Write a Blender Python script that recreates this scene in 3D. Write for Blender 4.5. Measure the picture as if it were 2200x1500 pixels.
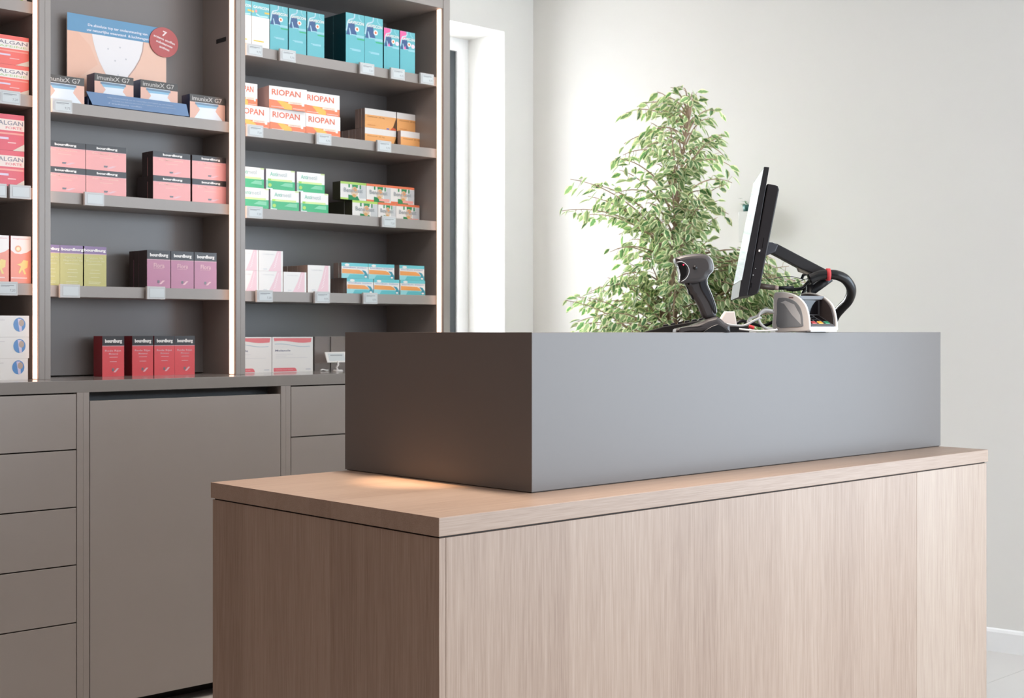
import bpy, math, random
from mathutils import Vector, Matrix
for o in list(bpy.data.objects): bpy.data.objects.remove(o)
C = bpy.context.scene.collection
R = math.radians

# ------------------------------------------------------------------ camera
FPX, AZ, CX, HY, H = 2880.0, R(46.69), 1100.0, 713.0, 1.28
FW = Vector((math.cos(AZ), math.sin(AZ), 0)); RT = Vector((math.sin(AZ), -math.cos(AZ), 0)); UP = Vector((0, 0, 1))
cam = bpy.data.objects.new('camera', bpy.data.cameras.new('camera')); C.objects.link(cam)
cam.location = (0, 0, H); cam.rotation_euler = (R(90), 0, AZ - R(90))
cam.data.lens = FPX / 2200 * 36; cam.data.sensor_width = 36; cam.data.shift_y = -37 / 2200
cam.data.clip_start = .05
cam.data.dof.use_dof = True; cam.data.dof.focus_distance = 3.3; cam.data.dof.aperture_fstop = 9
bpy.context.scene.camera = cam

def W(px, py, d):                       # a point at forward distance d
    return FW * d + RT * ((px - CX) / FPX * d) + UP * (H + (HY - py) / FPX * d)
def onY(px, Y):
    t = (px - CX) / FPX
    d = Y / (math.sin(AZ) - math.cos(AZ) * t)
    return d * (math.cos(AZ) + math.sin(AZ) * t)
def zat(px, py, Y):
    t = (px - CX) / FPX
    return H + (HY - py) / FPX * Y / (math.sin(AZ) - math.cos(AZ) * t)

# ------------------------------------------------------------------ world, lights, exposure
vs = bpy.context.scene.view_settings
vs.view_transform = 'Standard'; vs.look = 'None'; vs.gamma = 1; vs.use_curve_mapping = False; vs.exposure = 0.0
w = bpy.data.worlds.new('world'); bpy.context.scene.world = w; w.use_nodes = True
w.node_tree.nodes['Background'].inputs[0].default_value = (.86, .93, 1, 1)
w.node_tree.nodes['Background'].inputs[1].default_value = 2.2

def area(name, loc, target, sx, sy, power, col, spread=180):
    l = bpy.data.lights.new(name, 'AREA'); l.shape = 'RECTANGLE'; l.size = sx; l.size_y = sy; l.energy = power; l.color = col
    l.spread = R(spread)
    o = bpy.data.objects.new(name, l); C.objects.link(o); o.location = loc
    o.rotation_euler = (Vector(target) - Vector(loc)).to_track_quat('-Z', 'Y').to_euler(); return o
area('side_window_daylight', (5.86, -.75, 1.55), (2.0, .3, 1.2), 3.7, 2.6, 165, (.70, .85, 1))
area('front_fill', (3.7, -2.85, 1.7), (3.4, 4, 1.5), 3.0, 2.4, 112, (.84, .92, 1))  # added fill from the camera side, lifts the shelf fronts
area('back_window_daylight', (4.05, 5.75, 1.7), (4.35, 3, 1.0), 1.1, 2.6, 430, (.95, .98, 1))
area('warm_left_fill', (0.2, 1.9, 3.02), (0.2, 1.9, 0), 2.0, 2.4, 8, (1, .56, .36))  # added warm fill from above left, no fixture modelled
area('shelf_overhead_fill', (2.9, 3.1, 3.02), (2.7, 3.6, 0), 2.2, .8, 16, (1, .93, .88))  # added overhead fill for shelves and base cabinets, no real fixture
area('slab_top_fill', (2.46, 2.5, 3.02), (2.46, 2.5, 0), .3, 1.1, 20, (1, .86, .74), 90)  # added fill to brighten the oak top slab, no real fixture
def spot(name, loc, target, power, ang, col, blend=.6, rad=.03):
    l = bpy.data.lights.new(name, 'SPOT'); l.energy = power; l.spot_size = R(ang); l.spot_blend = blend; l.color = col; l.shadow_soft_size = rad
    o = bpy.data.objects.new(name, l); C.objects.link(o); o.location = loc
    o.rotation_euler = (Vector(target) - Vector(loc)).to_track_quat('-Z', 'Y').to_euler()

# ------------------------------------------------------------------ materials
MC = {}
def lin(c): return tuple(((v / 255) / 12.92 if v / 255 <= .04045 else ((v / 255 + .055) / 1.055) ** 2.4) for v in c)
def mat(name, col, rough=.5, metal=0, emit=None, es=0, coat=0, trans=0, ior=1.45, spec=.5, noise=0, nscale=20, bump=0, alpha=1, srgb=True):
    if name in MC: return MC[name]
    m = bpy.data.materials.new(name); m.use_nodes = True; nt = m.node_tree; b = nt.nodes['Principled BSDF']
    c = lin(col) if srgb else col
    b.inputs['Base Color'].default_value = (*c, 1); b.inputs['Roughness'].default_value = rough
    b.inputs['Metallic'].default_value = metal; b.inputs['Specular IOR Level'].default_value = spec
    b.inputs['Coat Weight'].default_value = coat; b.inputs['Coat Roughness'].default_value = .12
    b.inputs['Transmission Weight'].default_value = trans; b.inputs['IOR'].default_value = ior
    b.inputs['Alpha'].default_value = alpha
    if emit: b.inputs['Emission Color'].default_value = (*emit, 1); b.inputs['Emission Strength'].default_value = es
    if noise or bump:
        tc = nt.nodes.new('ShaderNodeTexCoord'); n = nt.nodes.new('ShaderNodeTexNoise'); n.inputs['Scale'].default_value = nscale
        n.inputs['Detail'].default_value = 4
        nt.links.new(tc.outputs['Object'], n.inputs['Vector'])
        if noise:
            mx = nt.nodes.new('ShaderNodeMix'); mx.data_type = 'RGBA'
            mx.inputs['A'].default_value = (*[v * (1 - noise) for v in c], 1); mx.inputs['B'].default_value = (*[min(1, v * (1 + noise)) for v in c], 1)
            nt.links.new(n.outputs['Fac'], mx.inputs['Factor']); nt.links.new(mx.outputs['Result'], b.inputs['Base Color'])
        if bump:
            bp = nt.nodes.new('ShaderNodeBump'); bp.inputs['Strength'].default_value = bump; bp.inputs['Distance'].default_value = .002
            nt.links.new(n.outputs['Fac'], bp.inputs['Height']); nt.links.new(bp.outputs['Normal'], b.inputs['Normal'])
    MC[name] = m; return m

def wood(name, grain):      # grain axis: 'Z' or 'X'
    m = bpy.data.materials.new(name); m.use_nodes = True; nt = m.node_tree; b = nt.nodes['Principled BSDF']; L = nt.links
    tc = nt.nodes.new('ShaderNodeTexCoord')
    def mp(sc):
        q = nt.nodes.new('ShaderNodeMapping'); q.inputs['Scale'].default_value = sc; L.new(tc.outputs['Object'], q.inputs['Vector']); return q
    def noise(sc, s, det=5, dist=0):
        n = nt.nodes.new('ShaderNodeTexNoise'); n.inputs['Scale'].default_value = s; n.inputs['Detail'].default_value = det
        n.inputs['Distortion'].default_value = dist; L.new(mp(sc).outputs[0], n.inputs['Vector']); return n
    sq = (lambda a: (1, 1, a)) if grain == 'Z' else (lambda a: (a, 1, 1))
    fine = noise(sq(.022), 430, 5, .15); mid = noise(sq(.02), 60, 4, .3); broad = noise(sq(.012), 7, 2, 0)
    # veneer leaves: stepped tone along x (and y for the end panel)
    vor = nt.nodes.new('ShaderNodeTexVoronoi'); vor.voronoi_dimensions = '2D' if False else '1D'; vor.inputs['Scale'].default_value = 5.2
    sp = nt.nodes.new('ShaderNodeSeparateXYZ'); L.new(tc.outputs['Object'], sp.inputs[0])
    ad = nt.nodes.new('ShaderNodeMath'); ad.operation = 'ADD'; L.new(sp.outputs['X' if grain == 'Z' else 'Y'], ad.inputs[0]); L.new(sp.outputs['Y'], ad.inputs[1])
    L.new(ad.outputs[0], vor.inputs['W'])
    spc = nt.nodes.new('ShaderNodeSeparateColor'); L.new(vor.outputs['Color'], spc.inputs[0])
    def math2(op, a, bv, third=None):
        n = nt.nodes.new('ShaderNodeMath'); n.operation = op
        for i, v in enumerate((a, bv)):
            if isinstance(v, (int, float)): n.inputs[i].default_value = v
            else: L.new(v, n.inputs[i])
        return n.outputs[0]
    s1 = math2('MULTIPLY', fine.outputs['Fac'], .62); s2 = math2('MULTIPLY', mid.outputs['Fac'], .24); s3 = math2('MULTIPLY', broad.outputs['Fac'], .20)
    s4 = math2('MULTIPLY', spc.outputs[0], .10)
    s = math2('ADD', math2('ADD', s1, s2), math2('ADD', s3, s4))
    cr = nt.nodes.new('ShaderNodeValToRGB'); e = cr.color_ramp.elements
    e[0].position = .34; e[0].color = (.25, .163, .118, 1); e[1].position = .84; e[1].color = (.44, .328, .256, 1)
    q = e.new(.57); q.color = (.35, .247, .185, 1)
    L.new(s, cr.inputs[0]); L.new(cr.outputs[0], b.inputs['Base Color'])
    b.inputs['Roughness'].default_value = .42; b.inputs['Specular IOR Level'].default_value = .45
    bp = nt.nodes.new('ShaderNodeBump'); bp.inputs['Strength'].default_value = .12; bp.inputs['Distance'].default_value = .001
    L.new(fine.outputs['Fac'], bp.inputs['Height']); L.new(bp.outputs[0], b.inputs['Normal'])
    MC[name] = m; return m

WALL = mat('white_wall_paint', (222, 220, 216), .8, noise=.015, nscale=2, bump=.05)
CEIL = mat('ceiling_paint', (225, 222, 218), .85)
GREY = mat('grey_laminate', (157, 151, 147), .34, spec=.5, noise=.03, nscale=6)
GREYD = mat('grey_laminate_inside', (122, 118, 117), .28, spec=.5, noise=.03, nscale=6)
GCTR = mat('grey_lacquer', (106, 100, 97), .38, spec=.5)
KICK = mat('black_kick_board', (42, 38, 36), .5)
GAP = mat('dark_gap', (48, 40, 36), .7)
WZ = wood('oak_veneer_upright', 'Z'); WX = wood('oak_veneer_lengthwise', 'X')
TILE = mat('pale_grey_floor_tile', (196, 192, 188), .28, noise=.06, nscale=3)
GROUT = mat('tile_grout', (150, 146, 142), .8)
TAGW = mat('tag_housing', (202, 203, 204), .35)
LED = mat('warm_led', (255, 225, 205), .5, emit=(1, .64, .49), es=2.4)
FRAMEW = mat('white_window_frame', (240, 240, 240), .4)
FRAMED = mat('anthracite_sash', (58, 64, 68), .4)
GLASS = mat('window_glass', (255, 255, 255), .02, trans=1, ior=1.02)
BLK = mat('black_plastic', (30, 30, 33), .35)
BLK2 = mat('charcoal_plastic', (70, 67, 68), .33)
BLKG = mat('black_gloss', (14, 12, 14), .08)
WHT = mat('white_plastic', (232, 230, 228), .35)
LGR = mat('light_grey_plastic', (185, 188, 190), .4)
ESL = mat('tag_display', (206, 212, 214), .3)
INK = mat('tag_ink', (150, 155, 160), .5)

def P(r, g, b, rough=.27):
    return mat('print_%02x%02x%02x' % (r, g, b), (r, g, b), rough, spec=.5)

# ------------------------------------------------------------------ mesh helpers
TXT = {}
def text_geo(s, bold=0.0):
    k = (s, bold)
    if k in TXT: return TXT[k]
    cu = bpy.data.curves.new('t', 'FONT'); cu.body = s; cu.resolution_u = 2; cu.offset = bold; cu.fill_mode = 'FRONT'
    ob = bpy.data.objects.new('t', cu); C.objects.link(ob)
    dg = bpy.context.evaluated_depsgraph_get(); me = bpy.data.meshes.new_from_object(ob.evaluated_get(dg))
    V = [(v.co.x, v.co.y) for v in me.vertices]; Fs = [tuple(p.vertices) for p in me.polygons]
    x0 = min(v[0] for v in V); x1 = max(v[0] for v in V); y0 = min(v[1] for v in V); y1 = max(v[1] for v in V)
    V = [((v[0] - x0) / (x1 - x0), (v[1] - y0) / (y1 - y0)) for v in V]
    bpy.data.objects.remove(ob); bpy.data.curves.remove(cu); bpy.data.meshes.remove(me)
    TXT[k] = (V, Fs, (x1 - x0) / (y1 - y0)); return TXT[k]

class MB:
    def __init__(s): s.v = []; s.f = []; s.m = []; s.mats = []; s.sm = []; s.T = Matrix()
    def mi(s, m):
        if m not in s.mats: s.mats.append(m)
        return s.mats.index(m)
    def add(s, vs, fs, m, smooth=False):
        o = len(s.v); s.v += [tuple(s.T @ Vector(v)) for v in vs]; k = s.mi(m)
        for f in fs: s.f.append(tuple(i + o for i in f)); s.m.append(k); s.sm.append(smooth)
    def box(s, x0, y0, z0, x1, y1, z1, m, front=None, left=None, top=None, bev=0):
        if bev:
            return s.prism([(x0, z0), (x1, z0), (x1, z1), (x0, z1)], y0, y1, m, bev)
        vs = [(x0, y0, z0), (x1, y0, z0), (x1, y1, z0), (x0, y1, z0), (x0, y0, z1), (x1, y0, z1), (x1, y1, z1), (x0, y1, z1)]
        s.add(vs, [(2, 3, 7, 6), (1, 2, 6, 5), (0, 3, 2, 1)], m)
        s.add(vs, [(0, 1, 5, 4)], front or m); s.add(vs, [(3, 0, 4, 7)], left or m); s.add(vs, [(4, 5, 6, 7)], top or m)
    def prism(s, pts, y0, y1, m, r=0, seg=3, smooth=True):
        # pts: counter-clockwise seen from -Y, in (x,z); extruded y0..y1, edges rounded by r
        n = len(pts)
        def inset(d):
            out = []
            for i in range(n):
                a = Vector(pts[i - 1]); b = Vector(pts[i]); c = Vector(pts[(i + 1) % n])
                e1 = (b - a).normalized(); e2 = (c - b).normalized()
                n1 = Vector((-e1.y, e1.x)); n2 = Vector((-e2.y, e2.x)); bs = n1 + n2
                bs = bs / max(.35, bs.length_squared / 2) if bs.length > 1e-6 else n1
                out.append(b + bs * d)
            return out
        rings = []
        if r:
            for k in range(seg + 1):
                t = k / seg * math.pi / 2
                rings.append((inset(r * (1 - math.sin(t))), y0 + r * (1 - math.cos(t))))
            for k in range(seg, -1, -1):
                t = k / seg * math.pi / 2
                rings.append((inset(r * (1 - math.sin(t))), y1 - r * (1 - math.cos(t))))
        else: rings = [(inset(0), y0), (inset(0), y1)]
        vs = [(p.x, y, p.y) for ring, y in rings for p in ring]; fs = []
        for k in range(len(rings) - 1):
            for i in range(n):
                j = (i + 1) % n; fs.append((k * n + i, (k + 1) * n + i, (k + 1) * n + j, k * n + j))
        s.add(vs, fs, m, smooth and r > 0 and n > 13)
        s.add(vs, [tuple(range(n))], m); o = (len(rings) - 1) * n; s.add(vs, [tuple(reversed(range(o, o + n)))], m)
    def poly(s, pts, m, lay=1, y=0):      # flat print on a front at plane y
        s.add([(p[0], y - .0003 * lay, p[1]) for p in pts], [tuple(range(len(pts)))], m)
    def rect(s, x0, z0, x1, z1, m, lay=1, y=0): s.poly([(x0, z0), (x1, z0), (x1, z1), (x0, z1)], m, lay, y)
    def disc(s, cx, cz, rx, rz, m, lay=1, y=0, n=16):
        s.poly([(cx + rx * math.cos(2 * math.pi * i / n), cz + rz * math.sin(2 * math.pi * i / n)) for i in range(n)], m, lay, y)
    def line(s, pts, wd, m, lay=1, y=0):
        for a, b in zip(pts, pts[1:]):
            a = Vector(a); b = Vector(b); e = (b - a).normalized() * wd / 2; nn = Vector((-e.y, e.x))
            s.poly([a - nn - e * .3, b - nn + e * .3, b + nn + e * .3, a + nn - e * .3], m, lay, y)
    def text(s, t, x0, z0, x1, z1, m, lay=2, y=0, bold=.01, rot=0):
        V, Fs, asp = text_geo(t, bold); cx, cz = (x0 + x1) / 2, (z0 + z1) / 2; c_, s_ = math.cos(rot), math.sin(rot); out = []
        for a, b in V:
            px, pz = (a - .5) * (x1 - x0), (b - .5) * (z1 - z0); out.append((cx + px * c_ - pz * s_, y - .0003 * lay, cz + px * s_ + pz * c_))
        s.add(out, Fs, m)
    def tube(s, pts, r, m, n=8, cap=True):
        pts = [Vector(p) for p in pts]; rr = r if isinstance(r, (list, tuple)) else [r] * len(pts); vs = []; ref = Vector((0, 0, 1))
        for i, p in enumerate(pts):
            t = (pts[min(i + 1, len(pts) - 1)] - pts[max(i - 1, 0)]).normalized()
            if i == 0:
                if abs(t.dot(ref)) > .9: ref = Vector((1, 0, 0))
                u = t.cross(ref).normalized()
            u = (u - t * u.dot(t)).normalized(); v = t.cross(u)
            for k in range(n):
                a = 2 * math.pi * k / n; vs.append(tuple(p + (u * math.cos(a) + v * math.sin(a)) * rr[i]))
        fs = [(i * n + k, i * n + (k + 1) % n, (i + 1) * n + (k + 1) % n, (i + 1) * n + k) for i in range(len(pts) - 1) for k in range(n)]
        if cap: fs += [tuple(reversed(range(n))), tuple(range((len(pts) - 1) * n, len(pts) * n))]
        s.add(vs, fs, m, True)
    def mesh(s, name):
        me = bpy.data.meshes.new(name); me.from_pydata(s.v, [], s.f)
        for m in s.mats: me.materials.append(m)
        me.polygons.foreach_set('material_index', s.m); me.polygons.foreach_set('use_smooth', s.sm); me.update(); return me
    def build(s, name, parent=None, loc=(0, 0, 0), rz=0, kind=None):
        return put(s.mesh(name), name, parent, loc, rz, kind)
def put(me, name, parent=None, loc=(0, 0, 0), rz=0, kind=None):
    o = bpy.data.objects.new(name, me); C.objects.link(o); o.location = loc; o.rotation_euler = (0, 0, rz)
    if parent: o.parent = parent
    if kind: o['kind'] = kind
    return o
def tag(o, label, cat, group=None):
    o['label'] = label; o['category'] = cat
    if group: o['group'] = group
    return o
def empty(name, loc, label, cat, group=None, M=None, rz=0):
    o = bpy.data.objects.new(name, None); C.objects.link(o); o.empty_display_size = .05
    if M is not None: o.matrix_world = M
    else: o.location = loc; o.rotation_euler = (0, 0, rz)
    return tag(o, label, cat, group)
def bez(pts, n=6):      # Catmull-Rom
    pts = [Vector(p) for p in pts]; P_ = [pts[0] * 2 - pts[1]] + pts + [pts[-1] * 2 - pts[-2]]; out = []
    for i in range(1, len(P_) - 2):
        for k in range(n):
            t = k / n; a, b, c, d = P_[i - 1:i + 3]
            out.append(.5 * ((2 * b) + (-a + c) * t + (2 * a - 5 * b + 4 * c - d) * t * t + (-a + 3 * b - 3 * c + d) * t ** 3))
    return out + [pts[-1]]
def box_obj(name, x0, y0, z0, x1, y1, z1, m, parent=None, kind=None, bev=0):
    b = MB(); b.box(0, 0, 0, x1 - x0, y1 - y0, z1 - z0, m, bev=bev)
    return b.build(name, parent, (x0, y0, z0), kind=kind)

# ------------------------------------------------------------------ room
XL, YF, ZC = -2.6, -2.9, 3.1
YB = 4.86
fl = box_obj('floor', XL - .2, YF - .2, -.1, 6.2, YB + .5, -.004, GROUT, kind='structure')
T = .8; tm = MB(); tm.box(.001, .001, 0, T - .001, T - .001, .0041, TILE); tme = tm.mesh('floor_tile')
x = 4.35 - T * 9
while x < 6:
    y = 2.363 - T * 7
    while y < YB:
        if x + T < 6.2 and y + T < YB + .7 and y > YF - .6:
            t_ = put(tme, 'tile', fl, (x - XL + .2, y - YF + .2, .096))
        y += T
    x += T
box_obj('ceiling', XL - .2, YF - .2, ZC, 6.2, YB + .5, ZC + .1, CEIL, kind='structure')
WX0, WX1, WT = 3.62, 4.53, 2.767
b = MB()
for q in ((XL, YB, 0, WX0, YB + .33, ZC), (WX1, YB, 0, 4.95, YB + .33, ZC), (WX0, YB, WT, WX1, YB + .33, ZC), (WX0, YB, 0, WX1, YB + .33, .12)): b.box(*q, WALL)
b.build('wall_back', kind='structure')
# window in the back wall
wf = MB(); Yw = 5.13
for q in ((WX1 - .075, Yw, .12, WX1, Yw + .07, WT), (WX0, Yw, .12, WX0 + .075, Yw + .07, WT), (WX0 + .075, Yw, WT - .065, WX1 - .075, Yw + .07, WT), (WX0 + .075, Yw, .12, WX1 - .075, Yw + .07, .18)): wf.box(*q, FRAMEW)
win = wf.build('window_1', kind='structure')
sa = MB(); a0, a1 = WX0 + .075, WX1 - .075
for q in ((a1 - .065, Yw + .012, .18, a1, Yw + .06, WT - .065), (a0, Yw + .012, .18, a0 + .065, Yw + .06, WT - .065), (a0 + .065, Yw + .012, WT - .12, a1 - .065, Yw + .06, WT - .065), (a0 + .065, Yw + .012, .18, a1 - .065, Yw + .06, .26)): sa.box(*q, FRAMED)
sa.build('sash', win)
box_obj('glass_pane', a0 + .065, Yw + .03, .26, a1 - .065, Yw + .036, WT - .12, GLASS, win)
# slanted right wall
p0 = Vector((5.99, YF, 0)); p1 = Vector((4.722, 4.9, 0)); dr = (p1 - p0); ln = dr.length; ang = math.atan2(dr.y, dr.x)
b = MB()
for q in ((-.3, -.2, 0, .1, 0, ZC), (.1, -.2, 2.9, 4.25, 0, ZC), (.1, -.2, 0, 4.25, 0, .12), (4.25, -.2, 0, ln + .2, 0, ZC)): b.box(*q, WALL)
b.build('wall_right', None, p0, ang, kind='structure')
sk = MB(); prof = [(0, 0), (.014, 0), (.014, .078), (.010, .088), (.004, .092), (0, .092)]
L0, L1 = 0.0, ln - .05
vs_ = [(L0, p[0], p[1]) for p in prof] + [(L1, p[0], p[1]) for p in prof]; n6 = len(prof)
sk.add(vs_, [(i, i + n6, (i + 1) % n6 + n6, (i + 1) % n6) for i in range(n6)] + [tuple(range(n6)), tuple(range(2 * n6 - 1, n6 - 1, -1))], FRAMEW)
sk.build('baseboard_right', None, p0 + Vector((0, 0, 0)), ang, kind='structure')
box_obj('wall_left', XL - .2, YF, 0, XL, YB, ZC, mat('left_wall_paint', (120, 76, 54), .8), kind='structure')
b = MB()
for q in ((XL, YF - .2, 0, 2.5, YF, ZC), (2.5, YF - .2, 2.95, 6.1, YF, ZC), (2.5, YF - .2, 0, 6.1, YF, .1)): b.box(*q, WALL)
b.build('wall_front', kind='structure')

# ------------------------------------------------------------------ base cabinets
YC = 4.14; YS0 = 4.33; YS = 4.375; ZW = 1.121; ZU = 1.082
def panel(m_, x0, y0, z0, x1, y1, z1, name, parent, origin, mm=GREY, bev=.0012):
    q = MB(); q.box(0, 0, 0, x1 - x0, y1 - y0, z1 - z0, mm, bev=bev)
    return q.build(name, parent, (x0 - origin[0], y0 - origin[1], z0 - origin[2]))
def drawers(x0, x1, zs, label):
    org = (x0, YC, 0); t = empty('drawer_cabinet', org, label, 'cabinet')
    panel(None, x0, YC + .022, .05, x1, YB - .02, ZU, 'carcass', t, org, GAP, 0)
    for a, c in zip(zs, zs[1:]): panel(None, x0 + .002, YC, c + .002, x1 - .002, YC + .02, a - .002, 'drawer', t, org)
    return t
def stile(x0, x1, t, org):
    panel(None, x0, YC, .05, x1, YB - .02, ZU, 'side_panel', t, org)
t = drawers(.95, 1.9591, [1.0795, .897, .7097, .5222, .3346, .05], 'grey base cabinet with five plain drawers at the left edge')
stile(1.9593, 1.981, t, (.95, YC, 0))
org = (1.981, YC, 0); t = empty('door_cabinet', org, 'grey base cabinet with one tall plain door and a dark grip gap on top', 'cabinet')
panel(None, 1.981, YC, .05, 2.0023, YB - .02, ZU, 'side_panel', t, org)
panel(None, 2.7435, YC, .05, 2.764, YB - .02, ZU, 'side_panel', t, org)
panel(None, 2.0045, YC, .05, 2.7415, YC + .02, 1.053, 'door', t, org)
panel(None, 2.0023, YC + .09, .05, 2.7435, YB - .02, 1.0815, 'carcass', t, org, mat('gap_back_grey', (120, 124, 128), .4), 0)
t = drawers(2.786, 3.72, [1.0795, .892, .70, .51, .33, .05], 'grey base cabinet with plain drawers beside the counter end')
stile(2.764, 2.7858, t, (2.786, YC, 0))
tag(box_obj('kick_board', .95, 4.24, 0, 3.70, 4.26, .05, KICK), 'black recessed kick board under the grey base cabinets', 'kick board')
tag(box_obj('shelf_worktop', .95, YC, ZU, 3.725, YB - .005, ZW, mat('grey_worktop', (140, 136, 133), .14, spec=.6), bev=.0015), 'long grey worktop slab lying on the base cabinets under the shelves', 'worktop')

t = empty('added_cabinet_wall', (-2.55, YC, 0), 'added grey cabinet wall out of view, left of the shelving, to dull reflections', 'cabinet')  # unseen, added so the counter box reflects dark fronts instead of white wall
panel(None, -2.55, YC + .022, 0, .93, YB - .01, ZC - .03, 'carcass', t, (-2.55, YC, 0), GAP, 0)
for i in range(5): panel(None, -2.55 + i * .696, YC, .05, -2.55 + (i + 1) * .696 - .004, YC + .02, ZC - .04, 'door', t, (-2.55, YC, 0))
# ------------------------------------------------------------------ shelving bays
ZT = 2.65
SH = [1.438, 1.754, 2.062, 2.366]
def bay(x0, x1, w0, w1, yb, shelves, label, slot=False):
    org = (x0, YS0, ZW); t = empty('shelving_bay', org, label, 'shelf unit')
    def bx(name, a, b_, c, d, e, f, mm=GREY, bev=.001):
        return panel(None, a, b_, c, d, e, f, name, t, org, mm, bev)
    bx('side_panel', x0 - w0, YS0, ZW, x0, YB - .01, ZC - .05); bx('side_panel', x1, YS0, ZW, x1 + w1, YB - .01, ZC - .05)
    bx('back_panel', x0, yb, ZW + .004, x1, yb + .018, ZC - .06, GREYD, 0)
    for z in shelves: bx('shelf', x0 + .0005, YS, z - .039, x1 - .0005, yb, z, GREY)
    bx('header_board', x0, YS0 + .003, ZT, x1, yb, ZC - .05)
    top = ZT if ZT in (2.65,) else ZT
    for sx, xa in ((1, x0), (-1, x1)):
        a, c = (xa, xa + .006) if sx > 0 else (xa - .006, xa)
        bx('led_strip', a, YS0 + .015, ZW + .002, c, YS0 + .037, ZT - .001, LED, 0)
    if slot: bx('shelf_pin_plate', x1 - .0015, 4.40, 2.372, x1 - .0002, 4.468, 2.388, BLKG, 0)
    return t
bay(.95, 1.9168, .02, .02, 4.72, [1.4415, 1.763, 2.0725, 2.386], 'grey open shelving bay cut by the left edge of the photo')
bay(1.9571, 2.6717, .02, .02, 4.567, [1.438, 1.7572, 2.065], 'middle grey shelving bay holding the poster and red boxes', True)
bay(2.7117, 3.6836, .0198, .036, 4.72, [1.4346, 1.7509, 2.0591, 2.3644], 'grey shelving bay next to the window with teal and orange boxes')

# ------------------------------------------------------------------ cartons
WHITE = P(236, 233, 230); PINKW = P(232, 190, 198); TEAL = P(108, 184, 194); TEALD = P(24, 78, 88); NAVY = P(70, 98, 142)
ORG = P(240, 176, 112); RED = P(222, 86, 92); REDD = P(150, 40, 52); BLKP = P(52, 50, 52); PINK = P(232, 128, 132); GRN = P(48, 172, 112)
LIME = P(178, 214, 108); LIMEB = P(150, 206, 60); CYAN = P(112, 198, 208); GREYT = P(160, 160, 166); DGREY = P(96, 92, 98); BRW = P(140, 122, 116)
CREAM = P(236, 226, 205)
K = {}
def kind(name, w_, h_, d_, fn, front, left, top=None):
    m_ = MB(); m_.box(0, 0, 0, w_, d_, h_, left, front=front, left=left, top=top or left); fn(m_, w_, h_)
    K[name] = (m_.mesh(name), w_, h_, d_)
def gav(m, w, h, pink=False):
    m.line([(.16 * w, .02 * 0 + h * .995), (.42 * w, .995 * h)], .0005, TEAL)
    if pink: m.poly([(0, .62 * h), (.05 * w, .72 * h), (.14 * w, .80 * h), (.36 * w, .84 * h), (.44 * w, .90 * h), (.40 * w, .995 * h), (0, .995 * h)], P(236, 110, 165), 1)
    pts = [(.47 * w, .995 * h), (.46 * w, .93 * h), (.40 * w, .895 * h), (.16 * w, .86 * h), (.09 * w, .80 * h), (.05 * w, .70 * h), (.02 * w, .64 * h)]
    m.line(pts, .06 * w, P(190, 220, 232), 2)
    m.line([(.70 * w, .99 * h), (.71 * w, .93 * h), (.78 * w, .89 * h), (.86 * w, .87 * h)], .05 * w, P(150, 208, 218), 2)
    m.poly([(.14 * w, .80 * h), (.46 * w, .81 * h), (.50 * w, .70 * h), (.60 * w, .575 * h), (.28 * w, .565 * h), (.01 * w, .565 * h), (.10 * w, .68 * h)], NAVY, 1)
    m.poly([(.16 * w, .70 * h), (.22 * w, .56 * h), (.30 * w, .56 * h), (.21 * w, .70 * h)], P(170, 205, 222), 2)
    m.text('GAVISCON', .10 * w, .79 * h, .97 * w, .855 * h, WHITE, 3, bold=.03)
    m.disc(.60 * w, .70 * h, .12 * w, .052 * h, WHITE, 2); m.disc(.60 * w, .70 * h, .055 * w, .026 * h, P(226, 120, 70), 3)
    if pink: m.disc(.86 * w, .67 * h, .12 * w, .05 * h, P(240, 215, 228), 2); m.poly([(.24 * w, .58 * h), (.33 * w, .66 * h), (.40 * w, .57 * h)], P(236, 120, 175), 3)
    m.rect(.30 * w, .565 * h, .98 * w, .585 * h, P(160, 210, 220), 2); m.rect(.55 * w, .54 * h, .99 * w, .562 * h, P(160, 210, 220), 2)
    if not pink:
        m.rect(.60 * w, .495 * h, 1.0 * w, .52 * h, P(70, 178, 120), 2)
        m.rect(.22 * w, .285 * h, .80 * w, .30 * h, P(160, 208, 220), 1); m.rect(.32 * w, .262 * h, .80 * w, .28 * h, P(160, 208, 220), 1)
    else: m.rect(.05 * w, .02 * h, .4 * w, .035 * h, P(160, 208, 220), 1)
def wpx(a, c, Y): return onY(c, Y) - onY(a, Y)
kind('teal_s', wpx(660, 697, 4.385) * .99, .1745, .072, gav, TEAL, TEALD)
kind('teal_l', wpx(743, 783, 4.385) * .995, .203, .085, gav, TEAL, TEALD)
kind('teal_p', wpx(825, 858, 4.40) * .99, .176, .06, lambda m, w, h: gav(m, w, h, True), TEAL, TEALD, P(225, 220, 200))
def gavw(m, w, h):
    m.rect(0, .68 * h, w, h, TEAL); m.text('GAVISCON', .08 * w, .86 * h, .96 * w, .92 * h, WHITE, 2, bold=.03)
    m.rect(.0, .76 * h, .12 * w, .80 * h, P(232, 200, 110), 2); m.rect(.72 * w, .77 * h, 1.0 * w, .81 * h, P(220, 190, 90), 2)
    m.disc(.24 * w, .80 * h, .07 * w, .035 * h, P(220, 150, 160), 2); m.line([(.24 * w, .74 * h), (.45 * w, .70 * h), (.9 * w, .71 * h)], .03 * h, P(180, 225, 232), 2)
    m.rect(.10 * w, .13 * h, .68 * w, .155 * h, P(228, 200, 80), 2); m.text('FORTE', .2 * w, .40 * h, .6 * w, .44 * h, P(222, 222, 222), 2)
kind('white_g', wpx(541, 579, 4.385) * .99, .172, .072, gavw, WHITE, P(205, 200, 198))
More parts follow.
